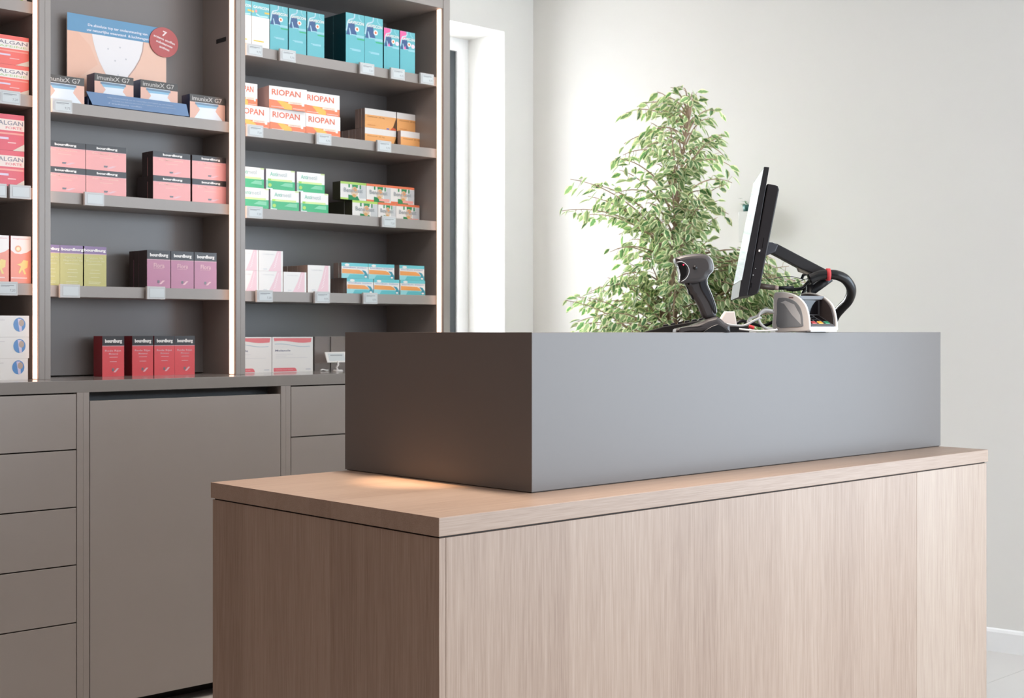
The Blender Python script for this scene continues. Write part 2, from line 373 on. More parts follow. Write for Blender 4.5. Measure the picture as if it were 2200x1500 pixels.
def riop(m, w, h):
    m.text('RIOPAN', .07 * w, .60 * h, .83 * w, .87 * h, P(222, 112, 82), 2, bold=.015)
    m.poly([(0, 0), (w, 0), (w, .34 * h), (.93 * w, .33 * h), (.93 * w, .22 * h), (.86 * w, .22 * h), (.86 * w, .33 * h), (0, .38 * h)], P(232, 128, 88), 1)
    m.poly([(.40 * w, 0), (.60 * w, 0), (.60 * w, .18 * h), (.50 * w, .30 * h), (.36 * w, .36 * h), (.2 * w, .36 * h)], P(232, 184, 84), 2)
    m.rect(.50 * w, .27 * h, .86 * w, .38 * h, P(240, 222, 202), 3); m.text('magaldraat', .55 * w, .30 * h, .83 * w, .35 * h, P(196, 140, 150), 4)
    m.rect(.05 * w, .06 * h, .38 * w, .09 * h, P(240, 200, 190), 3); m.rect(.62 * w, .05 * h, .95 * w, .08 * h, P(240, 200, 190), 3)
kind('riopan', wpx(657.5, 731, 4.405), .0853, .10, riop, WHITE, P(230, 200, 196), WHITE)
def pant(m, w, h):
    m.rect(0, 0, w, .68 * h, ORG); m.poly([(.86 * w, 0), (w, 0), (w, .66 * h)], P(92, 66, 40), 2)
    m.poly([(.80 * w, 0), (w, 0), (.98 * w, .10 * h), (.88 * w, .16 * h)], P(214, 98, 60), 3); m.disc(.73 * w, .05 * h, .05 * w, .04 * h, P(110, 120, 190), 3)
    m.text('Pantomed  20 mg', .08 * w, .54 * h, .62 * w, .62 * h, P(176, 118, 68), 3); m.text('tabletten', .08 * w, .12 * h, .32 * w, .18 * h, P(205, 130, 70), 3)
kind('orange', wpx(784, 852, 4.52) * .985, .0807, .022, pant, WHITE, P(172, 150, 142))
def anti(m, w, h):
    m.rect(0, 0, w, .44 * h, GRN); m.rect(.06 * w, .42 * h, .90 * w, .52 * h, P(206, 226, 150), 2); m.rect(.06 * w, .43 * h, .16 * w, .515 * h, LIMEB, 3)
    m.text('Anti', .14 * w, .66 * h, .38 * w, .86 * h, P(120, 196, 170), 2); m.text('metil', .38 * w, .66 * h, .72 * w, .86 * h, P(186, 196, 196), 2)
    m.rect(.86 * w, .93 * h, w, h, P(206, 224, 160), 2); m.disc(.13 * w, .2 * h, .06 * w, .09 * h, P(170, 210, 90), 2)
    m.poly([(.48 * w, .20 * h), (.92 * w, .17 * h), (.92 * w, .36 * h), (.66 * w, .36 * h)], P(122, 200, 158), 2)
    m.rect(0, 0, .06 * w, .44 * h, P(150, 205, 180), 2); m.rect(0, .0, .22 * w, .05 * h, P(225, 235, 230), 3)
kind('antimetil', wpx(646, 706, 4.385) * .985, .0775, .05, anti, WHITE, P(205, 200, 208))
def bene(col):
    def f(m, w, h):
        m.rect(0, .87 * h, w, h, col, 2); m.rect(0, 0, .42 * w, .10 * h, col, 2); m.rect(.72 * w, .12 * h, w, .84 * h, P(205, 208, 210), 1)
        m.poly([(.30 * w, .0), (.74 * w, .0), (.66 * w, .22 * h), (.30 * w, .28 * h)], P(44, 140, 84), 3)
        m.poly([(.44 * w, .86 * h), (.68 * w, .86 * h), (.66 * w, .68 * h), (.46 * w, .66 * h)], P(58, 150, 96), 3)
        m.rect(.30 * w, .68 * h, .36 * w, .87 * h, P(58, 150, 96), 3); m.rect(.74 * w, .64 * h, .79 * w, .86 * h, P(58, 150, 96), 3)
        m.disc(.54 * w, .45 * h, .13 * w, .30 * h, P(222, 196, 172), 4); m.disc(.56 * w, .60 * h, .07 * w, .12 * h, P(232, 160, 100), 5); m.disc(.52 * w, .25 * h, .07 * w, .09 * h, P(220, 170, 110), 5)
        m.text('BeneGast', .12 * w, .42 * h, .86 * w, .66 * h, P(165, 172, 176), 6)
        if col is not LIME: m.rect(.50 * w, .05 * h, .94 * w, .20 * h, P(240, 170, 160), 6)
    return f
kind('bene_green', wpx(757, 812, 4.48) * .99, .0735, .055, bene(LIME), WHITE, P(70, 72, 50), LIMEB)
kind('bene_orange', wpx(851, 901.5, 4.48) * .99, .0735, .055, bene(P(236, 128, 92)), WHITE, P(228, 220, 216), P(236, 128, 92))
def pinka(m, w, h):
    m.poly([(.40 * w, 0), (.92 * w, 0), (.92 * w, h), (.76 * w, h), (.62 * w, .52 * h)], P(236, 200, 208), 1)
    for i in range(7):
        a = .15 + .11 * i; m.line([((.60 + .03 * i) * w, a * h), ((.70 + .02 * i) * w, (a + .10) * h)], .02 * w, P(246, 226, 230), 2)
    m.text('CARBOBEL', .16 * w, .80 * h, .66 * w, .84 * h, P(206, 206, 208), 2); m.rect(.18 * w, .08 * h, .34 * w, .11 * h, P(205, 208, 214), 2)
kind('pink_low', wpx(608.5, 658, 4.385) * .99, .0785, .05, pinka, WHITE, P(236, 222, 216))
kind('pink_tall', wpx(661, 710, 4.385) * .99, .1085, .035, pinka, WHITE, P(196, 172, 160))
def imod(m, w, h):
    m.rect(0, .78 * h, w, h, CYAN); m.rect(0, 0, w, .30 * h, P(150, 212, 218)); m.poly([(.22 * w, 0), (w, 0), (w, .22 * h), (.6 * w, .26 * h), (.3 * w, .25 * h)], P(100, 190, 198), 2)
    m.poly([(.02 * w, .32 * h), (.84 * w, .30 * h), (.78 * w, .46 * h), (.66 * w, .56 * h), (.02 * w, .60 * h)], P(232, 158, 92), 2)
    m.poly([(.84 * w, .05 * h), (.99 * w, .05 * h), (.97 * w, .30 * h), (.90 * w, .50 * h), (.76 * w, .56 * h), (.86 * w, .34 * h)], P(70, 150, 170), 3)
    m.disc(.2 * w, .87 * h, .09 * w, .08 * h, WHITE, 3); m.text('Imodium instant', .06 * w, .66 * h, .94 * w, .76 * h, P(160, 170, 200), 3, bold=.02); m.disc(.9 * w, .12 * h, .05 * w, .06 * h, WHITE, 5)
    return
kind('cyan', wpx(745, 802.5, 4.385) * .99, .0618, .018, imod, WHITE, P(158, 146, 142), P(26, 96, 96))
def mola(m, w, h):
    top = [(.05 * w, .965 * h), (.05 * w, .86 * h)]; cur = [(.05 + .9 * i / 12, .865 + .022 * math.sin((i / 12) * 6.0 + .3)) for i in range(13)]
    m.poly([(.03 * w, .965 * h)] + [(x_ * w, (z_ - .03 * (x_ - .3)) * h) for x_, z_ in cur] + [(.97 * w, .965 * h)], P(228, 118, 122), 1)
    m.line([((.06 + .86 * i / 14) * w, (.79 - .06 * (i / 14) + .022 * math.sin(i / 14 * 6 + .3)) * h) for i in range(15)], .012 * h, P(160, 186, 200), 2)
    m.text('Molaxole', .07 * w, .585 * h, .44 * w, .64 * h, P(130, 128, 150), 2, bold=.02); m.rect(.08 * w, .50 * h, .50 * w, .51 * h, P(215, 213, 215), 2)
    m.rect(.08 * w, .45 * h, .34 * w, .46 * h, P(215, 213, 215), 2); m.rect(.08 * w, .40 * h, .86 * w, .41 * h, P(215, 213, 215), 2); m.text('norgine', .08 * w, .70 * h, .38 * w, .73 * h, P(225, 223, 225), 2)
    m.poly([(.03 * w, .015 * h), (.60 * w, .015 * h), (.58 * w, .09 * h), (.54 * w, .12 * h), (.03 * w, .12 * h)], P(226, 112, 120), 2); m.text('poeder voor drank', .1 * w, .05 * h, .5 * w, .08 * h, P(240, 190, 190), 3)
    m.rect(.82 * w, .06 * h, .94 * w, .085 * h, P(200, 200, 205), 2)
kind('molaxole', wpx(585, 673, 4.47) * .99, .1387, .07, mola, WHITE, P(225, 220, 218))
def burg(body, words, lines, band=.24, bc=BLKP, wordcol=PINKW, logo=True, lx=(.12, .90), bandtop=1.0):
    def f(m, w, h):
        m.rect(0, (1 - band) * h, w, bandtop * h, bc, 1); bz = 1 - band * .72
        m.text('bourdburg', lx[0] * w, (1 - band * .80) * h, lx[1] * w, (1 - band * .32) * h, WHITE, 2, bold=.05)
        m.rect(0, (1 - band - .012) * h, w, (1 - band) * h, PINKW, 2)
        for tx, a, c, e, g in words: m.text(tx, a * w, c * h, e * w, g * h, wordcol, 2)
        for a, c, e in lines: m.rect(a * w, c * h, e * w, (c + .012) * h, wordcol, 2)
        if logo:
            m.poly([(.50 * w, .10 * h), (.60 * w, .10 * h), (.76 * w, .20 * h), (.66 * w, .20 * h)], PINKW, 3); m.poly([(.44 * w, .13 * h), (.52 * w, .13 * h), (.54 * w, .20 * h), (.44 * w, .20 * h)], P(120, 120, 128), 3)
    return f
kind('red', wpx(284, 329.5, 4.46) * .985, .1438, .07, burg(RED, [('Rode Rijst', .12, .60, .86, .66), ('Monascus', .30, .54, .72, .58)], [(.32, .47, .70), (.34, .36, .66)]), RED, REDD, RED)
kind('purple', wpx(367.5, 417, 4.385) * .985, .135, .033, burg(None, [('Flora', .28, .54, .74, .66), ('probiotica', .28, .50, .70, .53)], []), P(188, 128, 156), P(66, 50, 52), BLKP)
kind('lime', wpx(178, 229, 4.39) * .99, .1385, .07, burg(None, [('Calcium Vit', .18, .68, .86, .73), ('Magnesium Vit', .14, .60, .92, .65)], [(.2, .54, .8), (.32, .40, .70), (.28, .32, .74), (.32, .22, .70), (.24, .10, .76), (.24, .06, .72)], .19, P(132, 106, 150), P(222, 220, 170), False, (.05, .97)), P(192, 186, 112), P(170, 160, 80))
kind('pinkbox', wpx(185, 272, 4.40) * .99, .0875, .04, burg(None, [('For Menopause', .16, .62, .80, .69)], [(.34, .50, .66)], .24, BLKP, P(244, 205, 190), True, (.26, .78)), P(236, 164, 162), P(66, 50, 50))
def imun(m, w, h):
    m.rect(0, .70 * h, w, h, P(76, 74, 72), 1); m.text('imunixX G7', .06 * w, .76 * h, .90 * w, .94 * h, P(190, 186, 182), 2)
    m.rect(0, 0, w, .70 * h, P(226, 182, 165), 1); m.poly([(.14 * w, .70 * h), (.80 * w, .70 * h), (.72 * w, .40 * h), (.95 * w, 0), (.1 * w, 0), (.28 * w, .40 * h)], P(222, 230, 238), 2)
    m.poly([(.14 * w, .68 * h), (.80 * w, .68 * h), (.75 * w, .52 * h), (.22 * w, .50 * h)], P(140, 186, 214), 3); m.rect(.15 * w, .60 * h, .80 * w, .68 * h, P(112, 138, 162), 4)
kind('imunixx', wpx(203, 288, 4.42) * .985, .091, .06, imun, WHITE, P(62, 78, 112), P(70, 70, 70))
def dafa(forte):
    rr = P(218, 86, 102) if forte else P(234, 112, 104)
    def f(m, w, h):
        m.rect(0, .55 * h, w, .86 * h, WHITE if not forte else P(236, 222, 214), 1); m.text('DAFALGAN', .04 * w, .70 * h, .97 * w, .82 * h, P(132, 130, 145), 2)
        m.text('FORTE' if forte else '& CAFEINE', .55 * w if forte else .1 * w, .59 * h, .95 * w, .66 * h, P(222, 110, 120) if forte else P(176, 206, 150), 2)
        m.poly([(.72 * w, 0), (w, 0), (w, .20 * h)], P(216, 210, 198), 2); m.rect(.25 * w, .44 * h, .98 * w, .49 * h, P(238, 160, 150), 2)
        m.rect(.1 * w, .30 * h, .62 * w, .36 * h, P(222, 205, 226), 2); m.rect(.6 * w, .2 * h, .8 * w, .23 * h, P(240, 190, 190), 2)
        m.disc(.30 * w, .33 * h, .06 * w, .06 * h, P(80, 100, 170), 3)
    return rr, f
r1, f1 = dafa(False); r2, f2 = dafa(True)
kind('dafa', .165, .0965, .08, f1, r1, REDD, r1); kind('dafaf', .14, .12, .08, f2, r2, REDD, r2)
def sport(m, w, h):
    m.rect(0, 0, w, h, P(238, 150, 130), 1); m.poly([(0, .70 * h), (.2 * w, .63 * h), (.5 * w, .62 * h), (.8 * w, .66 * h), (w, .72 * h), (w, h), (0, h)], P(244, 240, 240), 2)
    m.text('magnesium', .1 * w, .92 * h, .9 * w, .96 * h, P(236, 180, 180), 3); m.disc(.36 * w, .73 * h, .16 * w, .07 * h, P(238, 180, 140), 3); m.disc(.36 * w, .73 * h, .09 * w, .04 * h, P(250, 240, 200), 4)
    m.poly([(.3 * w, .40 * h), (.5 * w, .43 * h), (.62 * w, .5 * h), (.85 * w, .48 * h), (.82 * w, .34 * h), (.66 * w, .30 * h), (.76 * w, .2 * h), (.66 * w, .19 * h), (.56 * w, .29 * h), (.42 * w, .2 * h), (.38 * w, .24 * h), (.50 * w, .36 * h)], P(240, 214, 130), 3)
    m.rect(.02 * w, .10 * h, .8 * w, .13 * h, P(246, 205, 200), 3)
kind('sport', wpx(23, 67, 4.385) * .99, .158, .06, sport, WHITE, P(190, 74, 66), WHITE)
def blue(m, w, h):
    m.disc(.80 * w, .58 * h, .125 * w, .33 * h, P(96, 146, 204), 2, n=24); m.poly([(.80 * w, .26 * h), (.85 * w, .27 * h), (.84 * w, .86 * h), (.76 * w, .86 * h)], P(214, 206, 232), 3); m.disc(.84 * w, .66 * h, .055 * w, .16 * h, P(188, 168, 156), 4)
    m.rect(.05 * w, .78 * h, .5 * w, .81 * h, P(214, 208, 208), 2); m.rect(.05 * w, .16 * h, .4 * w, .19 * h, P(222, 216, 216), 2)
kind('bluecirc', .165, .0705, .10, blue, WHITE, P(215, 205, 200), WHITE)

def carton(k, name, x, Y, z, label, group, rz=0):
    me, w_, h_, d_ = K[k]; sx = 1
    for lo in (1.9585, 2.7131):                # keep it inside its bay, clear of the upright
        if x < lo < x + w_: sx = (x + w_ - lo) / w_; x = lo
    o = put(me, name, None, (x, Y, z), 0 if sx < 1 else rz); o.scale = (sx, 1, 1); return tag(o, label, 'medicine box', group)
def rowx(k, name, pxs, Y, z, labels, group, cat=None, rz=0):
    for px, lb in zip(pxs, labels): carton(k, name, onY(px, Y), Y, z, lb, group, rz)
def behind(k, name, px, Y, z, n, label, group, step=None):
    me, w_, h_, d_ = K[k]; x = onY(px, Y)
    for i in range(1, n + 1): carton(k, name, x + random.uniform(-.001, .001), Y + i * (d_ + .0006), z, label + ('' if n == 1 else ', ' + ('nearest the front', 'second from the front', 'third back', 'fourth back', 'fifth back', 'sixth back', 'last, deepest in')[i - 1]), group)
random.seed(4)
S1, S2, S3, S4 = 2.3644, 2.0591, 1.7509, 1.4346      # bay 3 shelf tops
e = .0004
g = 'teal and white cartons on the top shelf of the window bay'
Y = 4.385
me, wg, _, _ = K['white_g']
x541 = onY(541, Y)
carton('white_g', 'antacid_box', x541 - wg - .002, Y, S1, 'white carton with teal top, half hidden by the upright, top shelf of window bay', g)
carton('white_g', 'antacid_box', x541, Y, S1, 'white carton with teal top band and yellow line, beside the first teal carton', g)
rowx('teal_s', 'antacid_box', (580, 620.5, 660), Y, S1, ['teal carton right of the white carton, first of the left teal trio', 'middle teal carton of the left teal trio on the top shelf', 'last teal carton of the left trio, before the dark gap'], g)
behind('teal_s', 'antacid_box', 660, Y, S1, 2, 'teal carton hidden behind the last of the left trio', g)
rowx('teal_l', 'antacid_box', (743, 783.5), Y, S1, ['tall teal carton with dark side face, just right of the gap', 'tall teal carton touching the pink-marked ones'], g)
behind('teal_l', 'antacid_box', 743, Y, S1, 2, 'tall teal carton standing in shade behind the tall front pair', g)
rowx('teal_p', 'antacid_box', (825, 859.5), 4.40, S1, ['teal carton with pink corner, left of the two pink-marked ones', 'teal carton with pink corner, right of the two pink-marked ones'], g)
behind('teal_p', 'antacid_box', 861, 4.40, S1, 1, 'teal carton behind the right pink-marked one, its edge showing', g)
# orange lettered white cartons
g = 'white cartons with orange lettering on the second shelf of the window bay'
me, wr, hr, dr_ = K['riopan']; Y = 4.405
xr = onY(657.5, Y)
for i, lb in enumerate(['white carton with orange lettering, bottom layer, right end of its stack', 'white carton with orange lettering, bottom layer, middle of its stack', 'white carton with orange lettering, bottom layer, cut by the upright']):
    carton('riopan', 'sachet_box', xr - i * (wr + .0015), Y, S2, lb, g)
carton('riopan', 'sachet_box', onY(656, Y), Y + .004, S2 + hr + e, 'white carton with orange lettering, upper layer, right end of its stack', g, R(-1.5))
carton('riopan', 'sachet_box', onY(580, Y - .01), Y - .004, S2 + hr + e, 'white carton with orange lettering, upper layer, turned slightly, middle', g, R(-5))
carton('riopan', 'sachet_box', onY(556, Y) - wr, Y + .01, S2 + hr + e, 'white carton with orange lettering, upper layer, cut by the upright', g, R(3))
# orange cartons
g = 'orange and white tablet cartons on the second shelf of the window bay'; me, wo, ho, do = K['orange']
Y = 4.52
carton('orange', 'tablet_box', onY(784, Y), Y, S2, 'orange carton with white top band, lower left of the four', g)
carton('orange', 'tablet_box', onY(861, Y - .03), Y - .03, S2, 'orange carton with white top band, lower right of the four', g)
carton('orange', 'tablet_box', onY(784, Y), Y, S2 + ho + e, 'orange carton with white top band, upper left of the four', g)
carton('orange', 'tablet_box', onY(853, Y), Y, S2 + ho + e, 'orange carton with white top band, upper right of the four', g)
behind('orange', 'tablet_box', 784, Y, S2, 7, 'orange carton in the file behind the lower left one', g)
behind('orange', 'tablet_box', 784, Y, S2 + ho + e, 2, 'orange carton behind the upper left one', g)
# green white
g = 'green and white cartons on the third shelf of the window bay'; me, wa, ha, da = K['antimetil']; Y = 4.385
x0 = onY(646, Y)
for i, lb in enumerate(['green and white carton, lower layer, right end beside the dark gap', 'green and white carton, lower layer, middle', 'green and white carton, lower layer, cut by the upright']):
    carton('antimetil', 'tablet_box', x0 - i * (wa + .008), Y, S3, lb, g)
x0 = onY(638.5, Y)
for i, lb in enumerate(['green and white carton, upper layer, right end', 'green and white carton, upper layer, middle', 'green and white carton, upper layer, cut by the upright']):
    carton('antimetil', 'tablet_box', x0 - i * (wa + .010), Y + .002, S3 + ha + e, lb, g)
g = 'cartons with a green figure on the third shelf of the window bay'; me, wb, hb, db = K['bene_green']
Y = 4.48
carton('bene_green', 'stomach_tablet_box', onY(757, Y), Y, S3, 'white carton with lime edge and green figure, lower layer', g)
carton('bene_green', 'stomach_tablet_box', onY(731.5, Y), Y, S3 + hb + e, 'white carton with lime edge and green figure, upper layer', g)
wb2 = K['bene_orange'][1]
carton('bene_orange', 'stomach_tablet_box', onY(851, Y), Y, S3, 'carton with orange edge and green figure, lower layer, right end', g)
carton('bene_orange', 'stomach_tablet_box', onY(812.5, Y) + .0008, Y + .003, S3, 'carton with orange edge and green figure, lower layer, middle', g) if False else None
kind('bene_orange_narrow', wpx(812.3, 850.5, Y) * .99, .0735, .055, bene(P(236, 128, 92)), WHITE, P(228, 220, 216), P(236, 128, 92))
carton('bene_orange_narrow', 'stomach_tablet_box', onY(812.4, Y), Y, S3, 'carton with orange edge and green figure, lower layer, middle', g)
carton('bene_orange', 'stomach_tablet_box', onY(787.5, Y), Y, S3 + hb + e, 'carton with orange edge and green figure, upper layer, middle', g)
carton('bene_orange', 'stomach_tablet_box', onY(839.5, Y), Y, S3 + hb + e, 'carton with orange edge and green figure, upper layer, right end', g)
behind('bene_green', 'stomach_tablet_box', 757, Y, S3, 2, 'dark-sided carton in the file behind the lower lime-edged one', g)
# pink
g = 'white and pink cartons on the fourth shelf of the window bay'; me, wp, hp, dp = K['pink_low']; Y = 4.39
kind('pink_wide', wpx(556, 608.5, Y) * .985, .0785, .05, pinka, WHITE, P(236, 222, 216)); wpw = K['pink_wide'][1]
xw = onY(556, Y)
carton('pink_wide', 'charcoal_tablet_box', xw, Y, S4, 'white and pink carton, lower of the stack behind the paper tag', g)
carton('pink_wide', 'charcoal_tablet_box', xw, Y, S4 + hp + e, 'white and pink carton, upper of the full-size stack', g)
carton('pink_wide', 'charcoal_tablet_box', xw - wpw - .002, Y, S4, 'white and pink carton, lower, cut by the upright', g)
carton('pink_wide', 'charcoal_tablet_box', xw - wpw - .002, Y, S4 + hp + e, 'white and pink carton, upper, cut by the upright', g)
carton('pink_low', 'charcoal_tablet_box', onY(609.3, Y), Y, S4, 'low white and pink carton between the stack and the tall one', g)
carton('pink_tall', 'charcoal_tablet_box', onY(661, Y), Y, S4, 'tall white and pink carton at the right end of the pink ones', g)
behind('pink_tall', 'charcoal_tablet_box', 661, Y, S4, 4, 'tall carton in the brownish file behind the tall pink one', g)
# cyan
g = 'cyan and orange blister cartons on the fourth shelf of the window bay'; me, wc, hc, dc = K['cyan']; Y = 4.39
for px, dy, lb in ((745, 0, 'left'), (803, 0, 'middle'), (860, 0, 'right')): carton('cyan', 'diarrhoea_tablet_box', onY(px, Y), Y, S4, 'cyan carton with orange stripe, lower layer, ' + lb, g)
for px, lb in ((734, 'left'), (792, 'middle'), (858.5, 'right')): carton('cyan', 'diarrhoea_tablet_box', onY(px, Y), Y + .001, S4 + hc + e, 'cyan carton with orange stripe, upper layer, ' + lb, g)
behind('cyan', 'diarrhoea_tablet_box', 745, Y, S4, 5, 'cyan-topped carton in the file behind the lower left one', g)
behind('cyan', 'diarrhoea_tablet_box', 734, Y, S4 + hc + e, 2, 'cyan-topped carton in the file behind the upper left one', g)
behind('cyan', 'diarrhoea_tablet_box', 858.5, Y, S4 + hc + e, 2, 'cyan-topped carton in the file behind the upper right one', g)
# white and red large
g = 'large white cartons with a red wave on the worktop'; me, wm, hm, dm = K['molaxole']; Y = 4.47; xm = onY(585, Y)
carton('molaxole', 'powder_box', xm, Y, ZW, 'large white carton with red wave, standing fully visible on the worktop', g)
carton('molaxole', 'powder_box', xm - wm - .003, Y, ZW, 'large white carton with red wave, half hidden by the upright', g)
# middle bay
g = 'black-topped pink cartons on the second shelf of the middle bay'; B1, B2, B3 = 2.065, 1.7572, 1.438; me, wk, hk, dk = K['pinkbox']; Y = 4.40
for (px, yy, s_) in ((185, Y, 'right of the left-hand four'), (None, Y, 'cut by the left upright')):
    xx = onY(185, Y) if px else onY(185, Y) - wk - .002
    carton('pinkbox', 'menopause_capsule_box', xx, yy, B2, 'pink carton with black top, lower layer, ' + s_, g)
    carton('pinkbox', 'menopause_capsule_box', xx, yy + .001, B2 + hk + e, 'pink carton with black top, upper layer, ' + s_, g)
xx = onY(329, Y)
for i, s_ in enumerate(('left of the right-hand four', 'right of the right-hand four')):
    carton('pinkbox', 'menopause_capsule_box', xx + i * (wk * .0 + wpx(329, 413, Y)), Y, B2, 'pink carton with black top, lower layer, ' + s_, g)
    carton('pinkbox', 'menopause_capsule_box', xx + i * wpx(329, 413, Y), Y + .001, B2 + hk + e, 'pink carton with black top, upper layer, ' + s_, g)
behind('pinkbox', 'menopause_capsule_box', 329, Y, B2, 2, 'dark-sided carton behind the lower left of the right-hand four', g)
behind('pinkbox', 'menopause_capsule_box', 329, Y, B2 + hk + e, 1, 'dark-sided carton behind the upper left of the right-hand four', g)
g = 'yellow-green cartons on the third shelf of the middle bay'; Y = 4.39; wl = K['lime'][1]
rowx('lime', 'vitamin_box', (178, 129), Y, B3, ['yellow-green carton with violet top, right end of three', 'yellow-green carton with violet top, middle of three'], g)
carton('lime', 'vitamin_box', onY(129, Y) - wl - .001, Y, B3, 'yellow-green carton with violet top, cut by the upright', g)
g = 'purple cartons on the third shelf of the middle bay'; Y = 4.385
rowx('purple', 'probiotic_box', (316, 367.5, 417.7), Y, B3, ['purple carton with black top, left of three, above the price tag', 'purple carton with black top, middle of three', 'purple carton with black top, right of three with a bright reflection'], g)
behind('purple', 'probiotic_box', 316, Y, B3, 3, 'dark-sided carton in the file behind the left purple one', g)
g = 'red cartons on the worktop in the middle bay'; Y = 4.46
carton('red', 'red_rice_box', onY(217, Y), Y - .01, ZW, 'red carton with black top, leftmost of four, side face showing', g, R(-1))
carton('red', 'red_rice_box', onY(284, Y), Y, ZW, 'red carton with black top, second of four, behind a narrow gap', g, R(-1))
carton('red', 'red_rice_box', onY(331.5, Y), Y, ZW, 'red carton with black top, third of four', g)
carton('red', 'red_rice_box', onY(373.5, Y) + .004, Y, ZW, 'red carton with black top, rightmost of four', g)
# immune cartons, tray, poster
g = 'pale blue and skin-coloured cartons around the display tray'; Y = 4.39; me, wi, hi, di = K['imunixx']
carton('imunixx', 'capsule_box', onY(181, Y) - wi, Y, B1, 'capsule carton with charcoal top cut by the upright, left of the blue tray', g)
ty = 4.40
carton('imunixx', 'capsule_box', onY(203, 4.425), 4.425, B1 + .033, 'capsule carton with charcoal top standing in the blue tray, left one', g)
carton('imunixx', 'capsule_box', onY(302, 4.425), 4.425, B1 + .033, 'capsule carton with charcoal top standing in the blue tray, right one', g)
carton('imunixx', 'capsule_box', onY(408, 4.40), 4.40, B1, 'capsule carton with charcoal top, right of the blue tray by the light strip', g)
TB = P(92, 128, 170); tx0, tx1 = onY(199, 4.385), onY(406, 4.385)
t = empty('display_tray', (tx0, 4.385, B1), 'blue cardboard display tray with slanted lettered front on the poster shelf', 'display tray')
wt = tx1 - tx0; m_ = MB(); m_.box(0, .03, 0, wt, .115, .032, P(50, 74, 112), top=P(60, 84, 120)); m_.build('tray_body', t)
m_ = MB(); m_.add([(0, 0, .004), (wt, 0, .004), (wt - .004, .012, .050), (-.018, .012, .050), (0, .003, .004), (wt, .003, .004), (wt - .004, .015, .05), (-.018, .015, .05)], [(0, 1, 2, 3), (7, 6, 5, 4), (3, 2, 6, 7), (0, 3, 7, 4), (1, 5, 6, 2), (0, 4, 5, 1)], TB)
m_.build('front_flap', t)
m_ = MB(); m_.T = Matrix(((1, 0, 0, 0), (0, 1, .26, -.0012), (0, 0, 1, 0), (0, 0, 0, 1)))
for i, (s_, a, c) in enumerate((('helpt bij het behoud van de natuurlijke weerstand van het lichaam', .16, .84), ('contribue aux defenses naturelles de l organisme et des voies respiratoires', .20, .86), ('7 werkzame stoffen', .16, .5))):
    m_.text(s_, a * wt, .034 - .010 * i, c * wt, .0395 - .010 * i, P(170, 188, 214), 1)
m_.build('lettering', t)
m_ = MB(); m_.box(0, 0, 0, .003, .10, .034, P(40, 54, 88)); m_.build('tray_side', t, (-.012, .012, 0))
# poster
Yp = 4.53; px0 = onY(144, Yp); px1 = onY(357, Yp); zt = zat(144, 26, Yp); wpz = px1 - px0; hp_ = zt - B1 - .001
t = empty('counter_poster', (px0, Yp, B1 + .001), 'cardboard poster with blue headline band and round red badge on the upper shelf', 'poster')
m_ = MB(); m_.box(0, 0, 0, wpz, .004, hp_, P(228, 224, 220), front=P(232, 190, 170), bev=0)
SK1 = P(236, 196, 176); SK2 = P(226, 172, 152)
zb = hp_ - (zat(144, 26, Yp) - zat(144, 64, Yp))
m_.rect(0, 0, wpz, zb, SK1, 1)
m_.poly([(0, .30 * zb), (.18 * wpz, .5 * zb), (.30 * wpz, .62 * zb), (.22 * wpz, .85 * zb), (.10 * wpz, zb), (0, zb)], P(234, 188, 166), 2)
m_.poly([(a_ * wpz, b_ * zb) for a_, b_ in ((.24, 1), (.76, 1), (.75, .88), (.72, .76), (.67, .64), (.61, .53), (.57, .43), (.555, .30), (.55, 0), (.45, 0), (.45, .28), (.42, .42), (.36, .55), (.31, .67), (.275, .80), (.25, .92))], P(236, 234, 236), 3)
m_.poly([(.12 * wpz, .0), (.42 * wpz, .0), (.42 * wpz, .22 * zb), (.26 * wpz, .36 * zb), (.16 * wpz, .25 * zb)], P(240, 208, 190), 3)
m_.poly([(.62 * wpz, .30 * zb), (.76 * wpz, .52 * zb), (.92 * wpz, .30 * zb), (.98 * wpz, .05 * zb), (.78 * wpz, .05 * zb)], SK2, 3)
m_.line([(a_ * wpz, b_ * zb) for a_, b_ in ((.76, .995), (.75, .88), (.72, .76), (.67, .64), (.61, .53), (.57, .43))], .004, P(190, 160, 150), 4)
for a_, b_ in ((.40, .84), (.52, .88), (.47, .70), (.58, .74), (.50, .52)): m_.disc(a_ * wpz, b_ * zb, .0035, .0035, P(205, 205, 210), 4, n=8)
m_.rect(0, zb, wpz, hp_, P(100, 152, 190), 4)
bh = hp_ - zb
m_.text('De absolute top ter ondersteuning van', .20 * wpz, zb + .36 * bh, .80 * wpz, zb + .56 * bh, P(228, 230, 240), 5, bold=.02)
m_.text('uw natuurlijke weerstand  & luchtwegen!', .19 * wpz, zb + .08 * bh, .82 * wpz, zb + .28 * bh, P(228, 230, 240), 5, bold=.02)
m_.build('poster_sheet', t)
cx_ = onY(351, Yp) - px0; cz_ = zat(351, 92, Yp) - B1; rr_ = wpx(320, 382, Yp) / 2
rz_ = (zat(351, 60, Yp) - zat(351, 124, Yp)) / 2; m_ = MB()
n_ = 32; ring = [(rr_ * math.cos(2 * math.pi * i / n_), rz_ * math.sin(2 * math.pi * i / n_)) for i in range(n_)]
m_.prism([(p[0], p[1]) for p in ring], -.003, 0, P(186, 92, 92), .0005, 1)
rt = R(-14)
m_.text('7', -.12 * rr_, .38 * rz_, .18 * rr_, .74 * rz_, P(240, 222, 222), 2, y=-.003, bold=.04, rot=rt)
for i, (s_, hw) in enumerate((('actieve stoffen', .76), ('substances', .58), ('actives', .36))):
    m_.text(s_, (-hw + .02) * rr_, (.10 - i * .29) * rz_, (hw + .02) * rr_, (.26 - i * .29) * rz_, P(240, 222, 222), 2, y=-.003, bold=.03, rot=rt)
